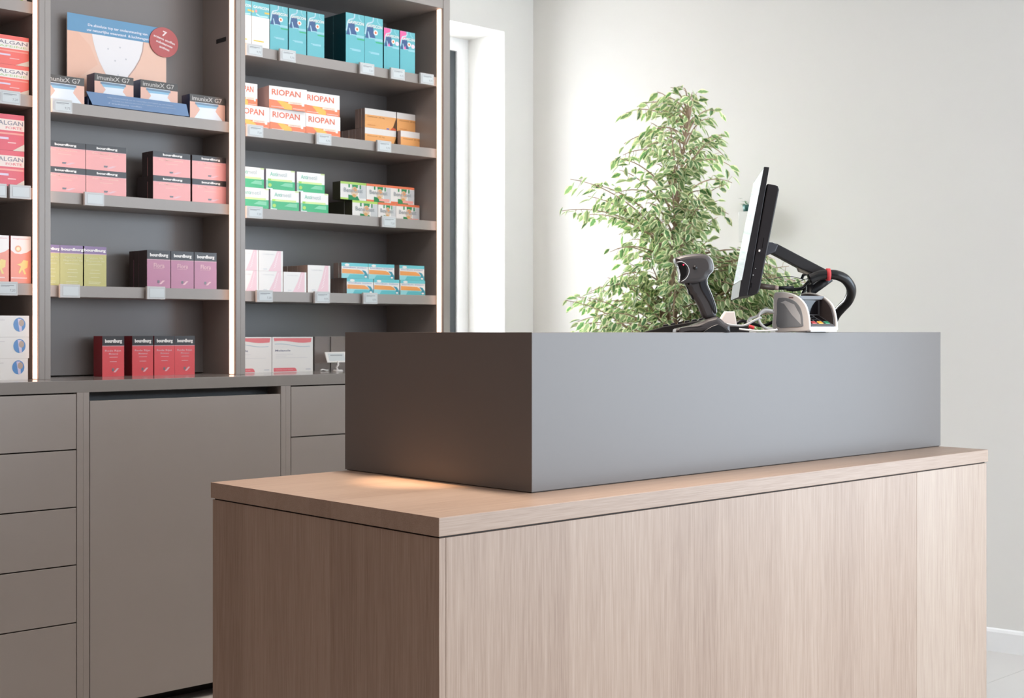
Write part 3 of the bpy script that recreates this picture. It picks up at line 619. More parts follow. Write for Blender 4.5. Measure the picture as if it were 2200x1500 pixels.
bd = m_.build('round_badge', t, (cx_, -.0022, cz_)); bd['label'] = 'round dark red badge with white lettering'
# left bay
D1, D2, D3 = 2.0725, 1.763, 1.4415
g = 'orange-red painkiller cartons in the left bay'; Y = 4.39; w_ = K['dafa'][1]; xr = onY(62, Y) - w_
carton('dafa', 'painkiller_box', xr, Y, D1, 'orange-red carton with white name band, lower of two, upper left corner', g)
carton('dafa', 'painkiller_box', xr, Y, D1 + K['dafa'][2] + e, 'orange-red carton with white name band, upper of two, upper left corner', g)
g = 'crimson painkiller cartons in the left bay'; w_ = K['dafaf'][1]; xr = onY(52, Y) - w_
carton('dafaf', 'painkiller_box', xr, Y, D2, 'crimson carton with white name band, lower of two, left edge', g)
carton('dafaf', 'painkiller_box', xr, Y, D2 + K['dafaf'][2] + e, 'crimson carton with white name band, upper of two, left edge', g)
g = 'orange and white tall cartons in the left bay'; Y = 4.385
carton('sport', 'magnesium_box', onY(23, Y), Y, D3, 'tall orange and white carton with yellow figure, beside the light strip', g)
carton('sport', 'magnesium_box', onY(19, Y) - K['sport'][1], Y, D3, 'tall orange and white carton cut by the left photo edge', g)
g = 'white cartons with a blue circle in the left bay'; Y = 4.36; xr = onY(60, Y) - K['bluecirc'][1]
for i, s_ in enumerate(('bottom', 'middle', 'top')):
    carton('bluecirc', 'blue_circle_box', xr + (.004 if i else 0), Y, ZW + i * (K['bluecirc'][2] + e), 'white carton with blue circle, %s of a stack of three on the worktop' % s_, g)
m_ = MB(); m_.box(0, 0, 0, .06, .05, .07, WHITE); m_.disc(.040, .022, .012, .018, LIMEB)
tag(m_.build('small_white_box', None, (onY(20, 4.40), 4.40, 2.3864)), 'small white box with green dot at the very top left', 'medicine box')

# ------------------------------------------------------------------ shelf price tags
def ptag(w_, h_, wide, lines):
    t = MB(); t.prism([(0, 0), (w_, 0), (w_, h_), (0, h_)], 0, .012, TAGW, .0015, 2)
    d = MB(); d.rect(.12 * w_, .12 * h_, .95 * w_, .88 * h_, LGR, 1); d.rect(.15 * w_, .16 * h_, .92 * w_, .84 * h_, ESL, 2)
    if lines:
        d.rect(.20 * w_, .70 * h_, .82 * w_, .76 * h_, INK, 3); d.rect(.20 * w_, .64 * h_, .60 * w_, .665 * h_, INK, 3)
        d.text('9,75' if lines > 1 else '7,20', .62 * w_, .26 * h_, .88 * w_, .46 * h_, INK, 3); d.rect(.05 * w_, .2 * h_, .08 * w_, .8 * h_, LGR, 3)
    c = MB(); c.box(.2 * w_, .012, .25 * h_, .8 * w_, .0205, .75 * h_, LGR)
    return t.mesh('housing'), d.mesh('display'), c.mesh('clip')
PT = [ptag(.072, .046, 1, 2), ptag(.072, .046, 1, 1), ptag(.072, .046, 1, 0)]
def price(px, ztop, label, k=0, w_=1.0):
    YT = YS - .0205; o = empty('price_tag', (onY(px, YT), YT, ztop - .042), label, 'price tag', 'electronic price tags on the shelf edges'); o.scale = (w_, 1, 1)
    h_ = put(PT[k][0], 'housing', o); put(PT[k][1], 'display', o); put(PT[k][2], 'clip', o)
for px, z, lb, k in (
    (529.5, S1, 'price tag on the top shelf of the window bay, under the white carton', 0), (602, S1, 'price tag on the top shelf, under the left teal trio', 0),
    (774, S1, 'price tag on the top shelf, under the tall teal pair', 1), (840.5, S1, 'price tag on the top shelf, under the pink-marked teal cartons', 0), (904, S1, 'price tag on the top shelf, at the light strip by the window', 0),
    (531, S2, 'price tag under the orange-lettered cartons, beside the upright', 1), (680, S2, 'price tag under the right end of the orange-lettered cartons', 0), (811, S2, 'price tag under the orange cartons', 0),
    (530, S3, 'price tag under the green and white cartons', 1), (821, S3, 'price tag under the cartons with the green figure', 1),
    (552, S4, 'price tag under the stacked white and pink cartons', 1), (676.5, S4, 'price tag under the tall white and pink carton', 0), (781, S4, 'price tag under the cyan cartons', 0),
    (112, B1, 'price tag on the poster shelf beside the blue tray', 0), (182, B2, 'bright price tag under the left pink cartons', 2), (129, B3, 'bright price tag under the yellow-green cartons', 2), (316, B3, 'bright price tag under the left purple carton', 2),
    (-2, D1, 'price tag under the orange-red cartons in the left bay', 1), (-32, D2, 'price tag at the photo edge under the crimson cartons', 2), (21, D2, 'price tag beside the light strip under the crimson cartons', 2), (-8, D3, 'price tag under the tall orange and white cartons', 1)):
    price(px, z, lb, k)
# leaflet dispensers and tag stand on the worktop
ACR = mat('clear_acrylic', (225, 215, 210), .05, trans=.75, ior=1.3)
for i, (pa, lb) in enumerate(((676, 'clear acrylic box with brown card and black base beside the white carton'), (711, 'clear acrylic box with brown card behind the little tag stand'))):
    Yd = 4.50 + .0 * i; xa = onY(pa, Yd); wd = wpx(676, 709, Yd)
    t = empty('acrylic_dispenser', (xa, Yd, ZW), lb, 'dispenser', 'acrylic dispensers on the worktop')
    m_ = MB(); m_.box(0, 0, .0, .002, .06, .14, ACR); m_.box(wd - .002, 0, 0, wd, .06, .14, ACR); m_.box(.002, 0, .0, wd - .002, .002, .14, ACR); m_.build('clear_shell', t)
    m_ = MB(); m_.box(.004, .01, .03, wd - .004, .05, .138, P(116, 98, 94))
    for k in range(6): m_.rect(.012, .05 + k * .014, wd * .42, .052 + k * .014, P(145, 130, 124), 1, .01); m_.rect(wd * .55, .05 + k * .014, wd - .012, .052 + k * .014, P(145, 130, 124), 1, .01)
    m_.build('brown_card', t)
    m_ = MB(); m_.box(.003, .004, .002, wd - .003, .055, .030, BLKG); m_.build('black_base', t)
Yd = 4.42; xa = onY(704, Yd)
t = empty('tag_stand', (xa + .05, Yd, ZW), 'white price tag tilted on a small round stand near the counter box', 'tag stand')
m_ = MB(); m_.tube([(0, 0, 0), (0, 0, .006)], [.022, .018], WHT, 16); m_.build('foot', t)
m_ = MB(); m_.tube([(0, 0, .006), (-.004, .004, .014), (.002, 0, .026), (0, 0, .04)], .004, WHT, 8); m_.build('stem', t)
m_ = MB(); m_.T = Matrix.Rotation(R(-22), 4, 'X'); m_.prism([(-.05, 0), (.05, 0), (.052, .045), (-.052, .045)], 0, .006, WHT, .001, 2); m_.rect(-.04, .006, .04, .038, ESL, 1)
m_.rect(-.03, .028, .03, .032, INK, 2); m_.build('tag_plate', t, (0, .0, .036))
m_ = MB(); m_.tube(bez([(0, 0, .004), (.012, .004, .007), (.026, -.002, .004), (.038, .003, .004)]), .0032, WHT, 6)
tag(m_.build('white_clip', None, (onY(683, 4.46), 4.44, ZW)), 'tiny crumpled white clip lying before the acrylic box', 'clip')

# ------------------------------------------------------------------ counter
CX0, CX1, CY0, CY1 = 1.768, 4.084, 2.093, 2.985
t = empty('service_counter', (CX0, CY0, 0), 'pale oak service counter with thick top slab in the foreground', 'counter')
xs = onY(1972, CY0) - CX0; Lc = CX1 - CX0; Wc = CY1 - CY0; o_ = .0035
def cp(name, q, mm, bev=.001):
    m_ = MB(); m_.box(*q, mm, bev=bev); return m_.build(name, t)
cp('front_panel', (o_ + .0185, o_, 0, xs - .0003, .03, .857), WZ)
WZ2 = WZ.copy(); WZ2.name = 'oak_veneer_lighter'
for e_, c_ in zip([n for n in WZ2.node_tree.nodes if n.type == 'VALTORGB'][0].color_ramp.elements, ((.30, .208, .155, 1), (.395, .295, .230, 1), (.47, .37, .295, 1))): e_.color = c_
fp = cp('front_panel', (xs + .0003, o_, 0, Lc - .004, .03, .857), WZ2); fp['label'] = 'narrow lighter oak panel at the far end'
cp('end_panel', (o_, o_, 0, o_ + .018, Wc - .004, .857), WZ)
cp('end_panel', (Lc - .022, .031, 0, Lc - .004, Wc - .004, .857), WZ)
cp('carcass', (.03, .035, .0, Lc - .03, Wc - .03, .856), GAP, 0)
cp('shadow_gap', (.008, .008, .857, Lc - .008, Wc - .008, .861), GAP, 0)
cp('top_slab', (0, 0, .861, Lc, Wc, .90), WX, .0015)
# grey box on the counter
GX0, GY0, GY1 = 2.196, 2.262, 3.0
tp = empty('counter_screen', (GX0, GY0, .9), 'large plain grey box standing on the oak counter top', 'counter top box')
m_ = MB(); m_.prism([(0, .002), (4.088 - GX0, .002), (4.088 - GX0, H - .9015), (0, H - .9015)], 0, GY1 - GY0, GCTR, .0012, 2); m_.build('shell', tp)
m_ = MB(); m_.box(.004, .004, 0, 4.084 - GX0, GY1 - GY0 - .004, .0025, GAP); m_.build('shadow_joint', tp)
ZG = H - .0015
spot('downlight', (GX0 + .085, 2.66, 3.05), (GX0 - .02, 2.64, .9), 480, 11.5, (1, .66, .40), 1, .012)

# ------------------------------------------------------------------ things on the box
def frame(px, d, yaw=0):           # x to image right, y away, z up; origin on the box top
    p = W(px, 713, d); p.z = ZG; rx = RT * math.cos(yaw) + FW * math.sin(yaw); ry = -RT * math.sin(yaw) + FW * math.cos(yaw)
    return Matrix(((rx.x, ry.x, 0, p.x), (rx.y, ry.y, 0, p.y), (0, 0, 1, p.z), (0, 0, 0, 1)))
def pts(lst, px0, d, sc=1, oy=0, ox=0, zoom=None):
    k = d / FPX; out = []
    for a, b_ in lst:
        if zoom: a = zoom[0] + a / zoom[2]; b_ = zoom[1] + b_ / zoom[2]
        out.append(((a - px0) * k, (713 - b_) * k))
    return out
def cc(p):     # make ccw
    A_ = sum(p[i - 1][0] * p[i][1] - p[i][0] * p[i - 1][1] for i in range(len(p))); return p if A_ > 0 else list(reversed(p))
def smooth2(p, n=3, closed=True):
    out = []; N = len(p)
    for i in range(N):
        a, b_, c, d = [Vector(p[(i + k) % N]) for k in (-1, 0, 1, 2)]
        for k in range(n):
            t_ = k / n; q = .5 * ((2 * b_) + (-a + c) * t_ + (2 * a - 5 * b_ + 4 * c - d) * t_ * t_ + (-a + 3 * b_ - 3 * c + d) * t_ ** 3); out.append((q.x, q.y))
    return out
# scanner
dS = 3.70; pS = 1495; z75 = (1430, 520, 7.5)
t = empty('barcode_scanner', None, 'dark grey handheld barcode scanner upright in its stand before the ficus', 'barcode scanner', M=frame(pS, dS))
hd = [(150, 250), (300, 205), (480, 188), (600, 195), (670, 225), (722, 300), (742, 400), (722, 480), (672, 525), (640, 590), (560, 640), (440, 660), (300, 662), (240, 655), (210, 625), (222, 560), (205, 450), (178, 370), (146, 325), (138, 285)]
m_ = MB(); m_.prism(cc(smooth2(pts(hd, pS, dS, zoom=z75), 2)), -.034, .034, BLK2, .013, 4); m_.build('head', t)
hn = [(300, 640), (640, 570), (655, 640), (690, 740), (750, 880), (795, 1020), (805, 1120), (800, 1190), (700, 1235), (610, 1225), (560, 1130), (510, 1010), (465, 930), (440, 900), (430, 860), (385, 820), (370, 770), (345, 720)]
m_ = MB(); m_.prism(cc(smooth2(pts(hn, pS, dS, zoom=z75), 2)), -.019, .019, BLK2, .012, 4); m_.build('handle', t)
gl = [(520, 640), (555, 590), (620, 560), (648, 600), (660, 680), (720, 830), (770, 960), (793, 1080), (780, 1150), (740, 1100), (680, 980), (600, 850), (540, 740)]
m_ = MB(); m_.prism(cc(smooth2(pts(gl, pS, dS, zoom=z75), 2)), -.0215, .0215, mat('blue_black_rubber', (50, 52, 58), .3), .004, 2); m_.build('grip_inlay', t)
rim = [(672, 215), (735, 280), (765, 390), (750, 470), (690, 530), (655, 600), (665, 680), (740, 860), (790, 1000), (812, 1110), (800, 1150), (780, 1000), (725, 860), (645, 690), (635, 600), (670, 520), (720, 470), (735, 400), (710, 300)]
m_ = MB(); m_.prism(cc(pts(rim, pS, dS, zoom=z75)), -.022, .022, LGR, .001, 1); m_.build('pale_rear_trim', t)
wn = [(175, 345), (250, 345), (300, 385), (325, 450), (318, 520), (275, 580), (225, 610), (212, 590), (218, 520), (205, 440)]
m_ = MB(); m_.prism(cc(smooth2(pts(wn, pS, dS, zoom=z75), 2)), -.0352, .0352, BLKG, .0012, 2)
so = m_.build('scan_window', t)
m_ = MB()
rr2 = pts([(150, 330), (230, 320), (300, 360), (345, 430), (345, 510), (300, 590), (225, 640)], pS, dS, zoom=z75)
m_.tube([(a, -.0355, b_) for a, b_ in bez([(p[0], p[1], 0) for p in rr2], 4) and [(q.x, q.y) for q in bez([(p[0], p[1], 0) for p in rr2], 4)]], .0012, LGR, 6)
m_.build('window_rim', t)
m_ = MB(); q = pts([(262, 368)], pS, dS, zoom=z75)[0]; m_.tube([(q[0], -.0362, q[1]), (q[0], -.034, q[1])], .002, mat('red_led', (255, 40, 60), .4, emit=(1, .03, .08), es=2.5), 8); m_.build('red_lamp', t)
m_ = MB(); q = pts([(450, 415)], pS, dS, zoom=z75)[0]; m_.tube([(q[0], -.0365, q[1]), (q[0], -.03, q[1])], [.0055, .007], BLK, 12); m_.build('side_button', t)
m_ = MB(); q = pts([(672, 505)], pS, dS, zoom=z75)[0]; m_.tube([(q[0], -.027, q[1]), (q[0], -.015, q[1])], .0022, BLKG, 8); m_.build('screw_hole', t)
tr = [(300, 650), (350, 690), (385, 760), (420, 850), (450, 920), (425, 915), (395, 850), (365, 830), (350, 760), (325, 710)]
m_ = MB(); m_.prism(cc(pts(tr, pS, dS, zoom=z75)), -.008, .008, BLK, .001, 1); m_.build('trigger', t)
bs = [(135, 1447), (140, 1405), (165, 1385), (400, 1335), (560, 1275), (640, 1235), (790, 1195), (850, 1225), (920, 1290), (1000, 1330), (1010, 1447)]
# stand: low wide base, ridge under the handle
m_ = MB(); m_.prism(cc(pts(bs, pS, dS, zoom=z75)), -.045, .045, BLK2, .012, 4); st = m_.build('stand', t)
ar = [(560, 1447), (640, 1390), (720, 1345), (800, 1320), (860, 1345), (930, 1395), (980, 1447)]
m_ = MB(); m_.prism(cc(pts(ar, pS, dS, zoom=z75)), -.0462, -.035, BLK, .001, 1); m_.build('stand_arch', t)
# keyboard behind the scanner
dK = 3.86; t = empty('keyboard', None, 'black keyboard lying tilted behind the scanner stand', 'keyboard', M=frame(1384, dK, R(-7)))
kk = dK / FPX; m_ = MB(); wK = .18; m_.prism([(0, 0), (wK, 0), (wK, .038), (.052, .016), (.034, .010), (.004, .003)], 0, .34, mat('matt_black', (22, 20, 20), .5), .002, 2); m_.build('keyboard_body', t)
kb = MB(); kb.prism([(-.0075, 0), (.0075, 0), (.006, .006), (-.006, .006)], 0, .0155, BLK, .0008, 1); kme = kb.mesh('key')
for i in range(6):
    xk = .062 + i * .0205; zk = .0160 + (xk - .052) * .172
    for j in range(15):
        ko = put(kme, 'key', t, (xk, .012 + j * .021, zk)); ko.rotation_euler = (0, -math.atan(.172), 0)
# monitor
dM = 3.9; A1 = W(1590, 713, dM); A1.z = ZG; A2 = W(1572.5, 713, dM + .41); A2.z = ZG
sdir = (A2 - A1).normalized(); ndir = Vector((sdir.y, -sdir.x, 0))      # to the image right
Mm = Matrix(((ndir.x, sdir.x, 0, A1.x), (ndir.y, sdir.y, 0, A1.y), (0, 0, 1, A1.z), (0, 0, 0, 1)))
t = empty('monitor', None, 'black touch-screen monitor seen edge-on above the card terminal', 'monitor', M=Mm)
bzl = [(1641, 358), (1652, 359), (1606, 634), (1587, 637), (1591.5, 603), (1594, 600)]
mb_ = mat('monitor_black', (34, 34, 38), .38)
m_ = MB(); m_.prism(cc(pts(bzl, 1590, dM)), 0, .41, mb_, .0012, 2); m_.build('screen_housing', t)
bk = [(1648.8, 394), (1664, 396.5), (1670.5, 399.5), (1673, 407), (1632, 620), (1628, 629), (1620, 633), (1606, 634)]
m_ = MB(); m_.prism(cc(pts(bk, 1590, dM)), .004, .40, mat('monitor_back', (32, 30, 34), .4), .003, 2); m_.build('rear_housing', t)
q = pts([(1640.6, 361), (1594, 599)], 1590, dM); m_ = MB()
(ax, az), (bx_, bz_) = q; m_.add([(ax - .0012, .008, az), (bx_ - .0012, .008, bz_), (bx_ - .0012, .402, bz_), (ax - .0012, .402, az), (ax, .008, az), (bx_, .008, bz_), (bx_, .402, bz_), (ax, .402, az)], [(0, 3, 2, 1), (0, 1, 5, 4), (1, 2, 6, 5), (2, 3, 7, 6), (3, 0, 4, 7)], mat('touch_glass', (150, 155, 160), .05, spec=.9, emit=(.86, .94, 1), es=.75))
m_.build('screen', t)
for (a, b_, wd_, hh, nm, mm) in ((1639, 521, .0022, .030, 'port_slot', BLKG), (1614, 612, .003, .014, 'port_slot', BLKG), (1618, 590, .003, .003, 'port_button', LGR), (1631, 538, .0045, .006, 'plug', WHT), (1623, 576, .002, .002, 'port_button', LGR)):
    q = pts([(a, b_)], 1590, dM)[0]; m_ = MB(); m_.T = Matrix.Rotation(R(9.5), 4, 'Y'); m_.prism([(-wd_ / 2, -hh / 2), (wd_ / 2, -hh / 2), (wd_ / 2, hh / 2), (-wd_ / 2, hh / 2)], -.006 if nm == 'plug' else -.0006, .004, mm, .0003, 1)
    m_.build(nm, t, (q[0], .004 if a > 1605 else 0, q[1]))
# monitor arm
dA = 4.08; t = empty('monitor_mount', None, 'black monitor arm sloping down from the screen to its post', 'monitor arm', M=frame(1745, dA))
def tp_(lst, d, px0=1745): return cc(pts(lst, px0, d))
m_ = MB(); m_.prism(tp_([(1650, 520), (1668, 524), (1790, 588), (1795, 597), (1778, 600), (1720, 578), (1655, 543), (1644, 548)], dA), -.02, .02, mat('arm_black', (40, 38, 40), .42), .003, 2); m_.build('upper_arm', t)
m_ = MB(); m_.prism(tp_([(1640, 520), (1656, 521), (1668, 527), (1662, 541), (1642, 550)], dA), -.03, .02, mat('arm_joint_grey', (70, 70, 76), .4), .003, 2); m_.build('tilt_joint', t)
m_ = MB(); m_.prism(tp_([(1712, 573), (1724, 576), (1740, 590), (1716, 583)], dA), -.012, .012, mat('beige_cable_cover', (168, 160, 142), .5), .001, 1); m_.build('cable_cover', t)
k = dA / FPX; m_ = MB(); m_.tube([(0, .02, 0), (0, .02, 103 * k)], .014, BLK, 14); m_.tube([(0, .02, 0), (0, .02, .008)], .045, BLK, 20); m_.build('post', t)
m_ = MB(); m_.tube([(0, .02, 88 * k), ((1785 - 1745) * k, .01, 118 * k)], .014, BLK, 12); m_.build('elbow', t)
# cable sleeve
dC = 4.1
def cab(name, label, lst, r, mm, d, n=6, dd=None, seg=8, cat='cable', group=None):
    P_ = [W(a, b_, d + (dd[i] if dd else 0)) for i, (a, b_) in enumerate(lst)]
    c0 = P_[0].copy(); c0.z = ZG; m_ = MB(); m_.tube([p - c0 for p in bez(P_, n)], r, mm, seg); o = m_.build(name, None, c0); return tag(o, label, cat, group)
slv = mat('black_sleeve', (20, 20, 22), .25)
sl = cab('cable_sleeve', 'thick black corrugated cable sleeve arching down behind the card terminal', [(1738, 600), (1760, 592), (1780, 590), (1800, 592), (1818, 602), (1829, 622), (1823, 645), (1808, 662), (1795, 678), (1785, 700)], .0150, slv, dC - .07, 8, [0, 0, 0, 0, .01, .04, .08, .12, .15, .17], 14)
P_ = [W(a, b_, dC - .07) - Vector(sl.location) for a, b_ in ((1775, 590), (1783, 590))]
m_ = MB(); m_.tube(P_, .0185, mat('red_velcro', (200, 62, 66), .6), 16); q = m_.build('red_strap', sl); q['label'] = 'red hook-and-loop strap'
for i, (lst, r) in enumerate((([(1775, 592), (1745, 600), (1725, 618), (1708, 622), (1690, 621)], .006), ([(1775, 594), (1752, 605), (1730, 622), (1722, 640)], .006), ([(1772, 588), (1750, 588), (1728, 590), (1722, 600)], .005))):
    cab('black_cable', ('black cable from the sleeve mouth reaching furthest left behind the monitor', 'black cable from the sleeve mouth dropping behind the card terminal hood', 'short black cable end just left of the red strap')[i], lst, r, slv, dC + .06, 6, group='black cables by the monitor arm')
cab('thin_cable', 'thin dark cable hanging from the monitor side to the sleeve', [(1631, 540), (1636, 565), (1641, 588), (1655, 600), (1680, 595), (1705, 595), (1725, 600), (1738, 598)], .0011, BLK, dC - .18, 6, [0, 0, .02, .08, .14, .2, .22, .24])
cab('thin_cable', 'second thin dark cable dipping below the first behind the monitor', [(1690, 614), (1710, 608), (1730, 600), (1740, 600)], .0011, BLK, dC + .03, 6)
m_ = MB(); c0 = W(1633, 620, dM + .15); c0.z = ZG
P_ = [W(1628, 614, dM + .16) - c0, W(1662, 618, dM + .18) - c0]; m_.tube(P_, .0085, mat('brown_barrel', (84, 70, 62), .4), 12)
P_ = [W(1663, 618, dM + .18) - c0, W(1672, 619, dM + .18) - c0]; m_.tube(P_, .0065, P(196, 168, 160), 12)
P_ = [W(1673, 619, dM + .18) - c0, W(1704, 618, dM + .2) - c0]; m_.tube(P_, .0055, BLK, 12)
tag(m_.build('cable_plug', None, c0), 'dark barrel plug with pale ring poking out behind the monitor foot', 'plug')
# card terminal
dT = 4.02; t = empty('card_terminal', None, 'white card payment terminal with dark privacy hood and coloured keys', 'card terminal', M=frame(1661, dT, R(-2)))
lw = .145; ya = R(45)
def hood(): return smooth2([(0, .004), (.0, .06), (.002, .112), (.02, .120), (.055, .118), (.095, .106), (.125, .082), (.138, .05), (.142, .018), (.136, .004), (.07, .001)], 3)
Rt = Matrix.Rotation(-R(52), 4, 'Z')
dep = lambda m_, sh: (setattr(m_, 'T', Rt @ Matrix.Translation((0, sh, 0))), m_)[1]
# local: x = front direction, y = width direction after rotation
m_ = dep(MB(), 0); m_.prism(cc(hood()), 0, .007, mat('clear_white_shell', (244, 242, 241), .3), .0025, 2); m_.build('side_shell', t)
m_ = dep(MB(), 0); sc_ = [(x_ * .72 + .016, z_ * .74 + .014) for x_, z_ in hood()]; m_.prism(cc(sc_), -.0012, .001, mat('shell_window_grey', (150, 156, 162), .08, coat=1), .0005, 1); m_.build('side_window', t)
m_ = dep(MB(), 0); m_.poly([(.03, .088), (.05, .094), (.085, .082), (.108, .05), (.112, .022), (.075, .052), (.045, .085)], mat('window_gleam', (222, 226, 230), .1), 1, -.0013); m_.build('painted_gleam', t)  # pale patch painted as a gleam on the side window
m_ = dep(MB(), 0); m_.text('VISA', .062, .101, .082, .106, BLK2, 1, 0) if False else m_.rect(.062, .1005, .080, .1045, P(150, 120, 118), 1, 0); m_.build('brand_mark', t)
m_ = dep(MB(), .118); m_.prism(cc(hood()), 0, .007, WHT, .0025, 2); m_.build('side_shell', t)
m_ = dep(MB(), .112); m_.prism(cc([(x_ * .94 + .003, z_ * .94 + .003) for x_, z_ in hood()]), 0, .006, mat('hood_inner', (72, 64, 64), .4), .001, 1); m_.build('inner_wall', t)
m_ = dep(MB(), .007); m_.prism(cc([(x_ * .94 + .003, z_ * .94 + .003) for x_, z_ in hood()]), 0, .004, BLK2, .001, 1); m_.build('inner_wall', t)
m_ = dep(MB(), 0); m_.T = Rt; m_.box(.002, .008, .006, .084, .117, .098, BLK2); m_.box(.002, .008, .098, .094, .117, .108, mat('terminal_top_grey', (96, 94, 96), .35)); m_.build('rear_body', t)
m_ = MB(); m_.T = Rt @ Matrix.Translation((.0845, .014, .042)); m_.box(0, 0, .012, .002, .086, .052, BLKG); m_.build('display', t)
m_ = MB(); m_.T = Rt; m_.prism([(.082, .004), (.140, .004), (.140, .018), (.134, .024), (.082, .050)], .011, .112, mat('keypad_slab', (92, 90, 92), .4), .001, 1); m_.build('keypad_slab', t)
m_ = MB(); m_.T = Rt; m_.prism(cc([(.128, .002), (.143, .002), (.144, .014), (.136, .018), (.128, .016)]), .004, .12, WHT, .002, 2); m_.build('front_lip', t)
for r_ in range(4):
    for c_ in range(3):
        xk = .0875 + r_ * .0118; zk = .0485 - (xk - .082) * .5; col = BLKG if r_ < 3 else (mat('key_red', (178, 62, 62), .4), mat('key_yellow', (228, 158, 52), .4), mat('key_green', (46, 130, 92), .4))[c_]
        m_ = MB(); m_.T = Rt @ Matrix.Translation((xk, .024 + c_ * .029, zk)); m_.prism([(0, 0), (.009, -.0045), (.009, -.001), (0, .0045)], 0, .020, col, .0008, 1); ko = m_.build('key', t)
        if r_ == 3: ko['label'] = ('red key', 'yellow key', 'green key')[c_]
m_ = MB(); m_.T = Rt; 
for k in range(4): m_.box(.02 + 0 * k, .02 + k * .024, .1172, .034, .034 + k * .024, .1180, BLK)
m_.build('top_slots', t)
# white wedge device
t = tag(MB().mesh and None or empty('white_device', None, 'small white wedge-shaped device beside the scanner stand', 'device', M=frame(1548, 3.95)), 'small white wedge-shaped device beside the scanner stand', 'device')
m_ = MB(); m_.prism(cc(pts([(1543, 694), (1560, 668), (1579, 668), (1584, 698), (1584, 701), (1543, 700)], 1548, 3.95)), -.0, .045, mat('warm_white_plastic', (226, 214, 208), .4), .004, 3); m_.build('housing', t)
m_ = MB(); m_.box(-.012, .002, .0, .085, .04, .018, BLK); m_.build('dark_base', t)
# loose cables around it
GC = 'loose cables between the scanner and the card terminal'
cab('white_cable', 'white cable looping up from the box top beside the card terminal', [(1660, 668), (1642, 666), (1631, 676), (1632, 692), (1645, 705), (1665, 710)], .0042, WHT, 3.98, 6, group=GC)
cab('white_cable', 'white cable arching over the black connector', [(1664, 672), (1645, 669), (1625, 680), (1611, 685), (1606, 694)], .0036, WHT, 4.02, 6, group=GC)
cab('grey_cable', 'grey cable running from the scanner stand to the white coil', [(1560, 697), (1590, 700), (1605, 697), (1622, 688), (1636, 682)], .0032, LGR, 3.9, 6, group=GC)
cab('white_cable', 'white cable lying flat along the box edge', [(1588, 707), (1605, 709), (1630, 711), (1660, 710), (1670, 708)], .0028, WHT, 3.86, 6, group=GC)
cab('black_cable', 'black cable bundle lying behind the white device', [(1575, 702), (1592, 690), (1612, 694), (1640, 700), (1664, 690)], .005, BLK, 4.06, 6, group=GC)
cab('black_cable', 'black plug beside the hood of the card terminal', [(1644, 664), (1655, 668), (1668, 671)], .005, BLK, 4.1, 6, group=GC)
cab('red_connector', 'small red cable end lying among the loose cables', [(1609, 701), (1614, 703), (1620, 705)], .0055, mat('red_plug', (196, 54, 58), .4), 3.88, 4, cat='connector')

# ------------------------------------------------------------------ wall box with plant
def wallpt(px, py, off=0.0):
    t_ = (px - CX) / FPX; dirv = FW + RT * t_; n_ = Vector((-dr.y, dr.x, 0)).normalized()
    if n_.x > 0: n_ = -n_
    q0 = p0 + n_ * off; d = (q0.dot(n_)) / dirv.dot(n_); return W(px, py, d)
nW = Vector((-dr.y, dr.x, 0)).normalized(); nW = -nW if nW.x > 0 else nW
a = wallpt(1586, 520, .05); z0 = a.z; z1 = wallpt(1586, 455, .05).z; 
M_ = Matrix(((-dr.normalized().x, -nW.x, 0, a.x), (-dr.normalized().y, -nW.y, 0, a.y), (0, 0, 1, z0), (0, 0, 0, 1)))
t = empty('wall_box', None, 'pale wall box with two dots half hidden behind the monitor', 'wall box', M=M_)
m_ = MB(); m_.prism([(0, 0), (.12, 0), (.12, z1 - z0), (0, z1 - z0)], 0, .0495, mat('pale_grey_box', (214, 214, 210), .5), .003, 2); m_.build('housing', t)
for k in range(2): m_ = MB(); m_.tube([(.055, -.002, (z1 - z0) * (.5 - .14 * k + .25)), (.055, .001, (z1 - z0) * (.5 - .14 * k + .25))], .0035, DGREY, 10); m_.build('dot', t)
M2 = M_.copy(); M2.translation = Vector((a.x, a.y, z1)) + Vector((M_[0][0], M_[1][0], 0)) * .035 + Vector((M_[0][1], M_[1][1], 0)) * .0245
t = empty('small_potted_plant', None, 'tiny dark green potted plant on top of the pale wall box', 'potted plant', M=M2)
m_ = MB(); m_.tube([(0, 0, 0), (0, 0, .03)], [.02, .0235], mat('dark_teal_pot', (34, 84, 78), .4), 16); m_.build('pot', t)
LG = mat('leaf_green', (64, 112, 62), .45); LCc = mat('leaf_cream', (212, 222, 176), .5)
m_ = MB(); rnd = random.Random(8)
for i in range(16):
    a_ = rnd.uniform(0, 6.28); r_ = rnd.uniform(.01, .045); zz = rnd.uniform(.03, .065); c_ = Vector((r_ * math.cos(a_), r_ * math.sin(a_) * .5, zz)); u = Vector((math.cos(a_), math.sin(a_) * .5, rnd.uniform(-.3, .6))).normalized(); v = u.cross(UP).normalized()
    m_.add([tuple(c_ - u * .012), tuple(c_ + v * .007), tuple(c_ + u * .013), tuple(c_ - v * .007)], [(0, 1, 2, 3)], LG if i % 3 else LCc)
q = m_.build('foliage', t); q['kind'] = 'stuff'

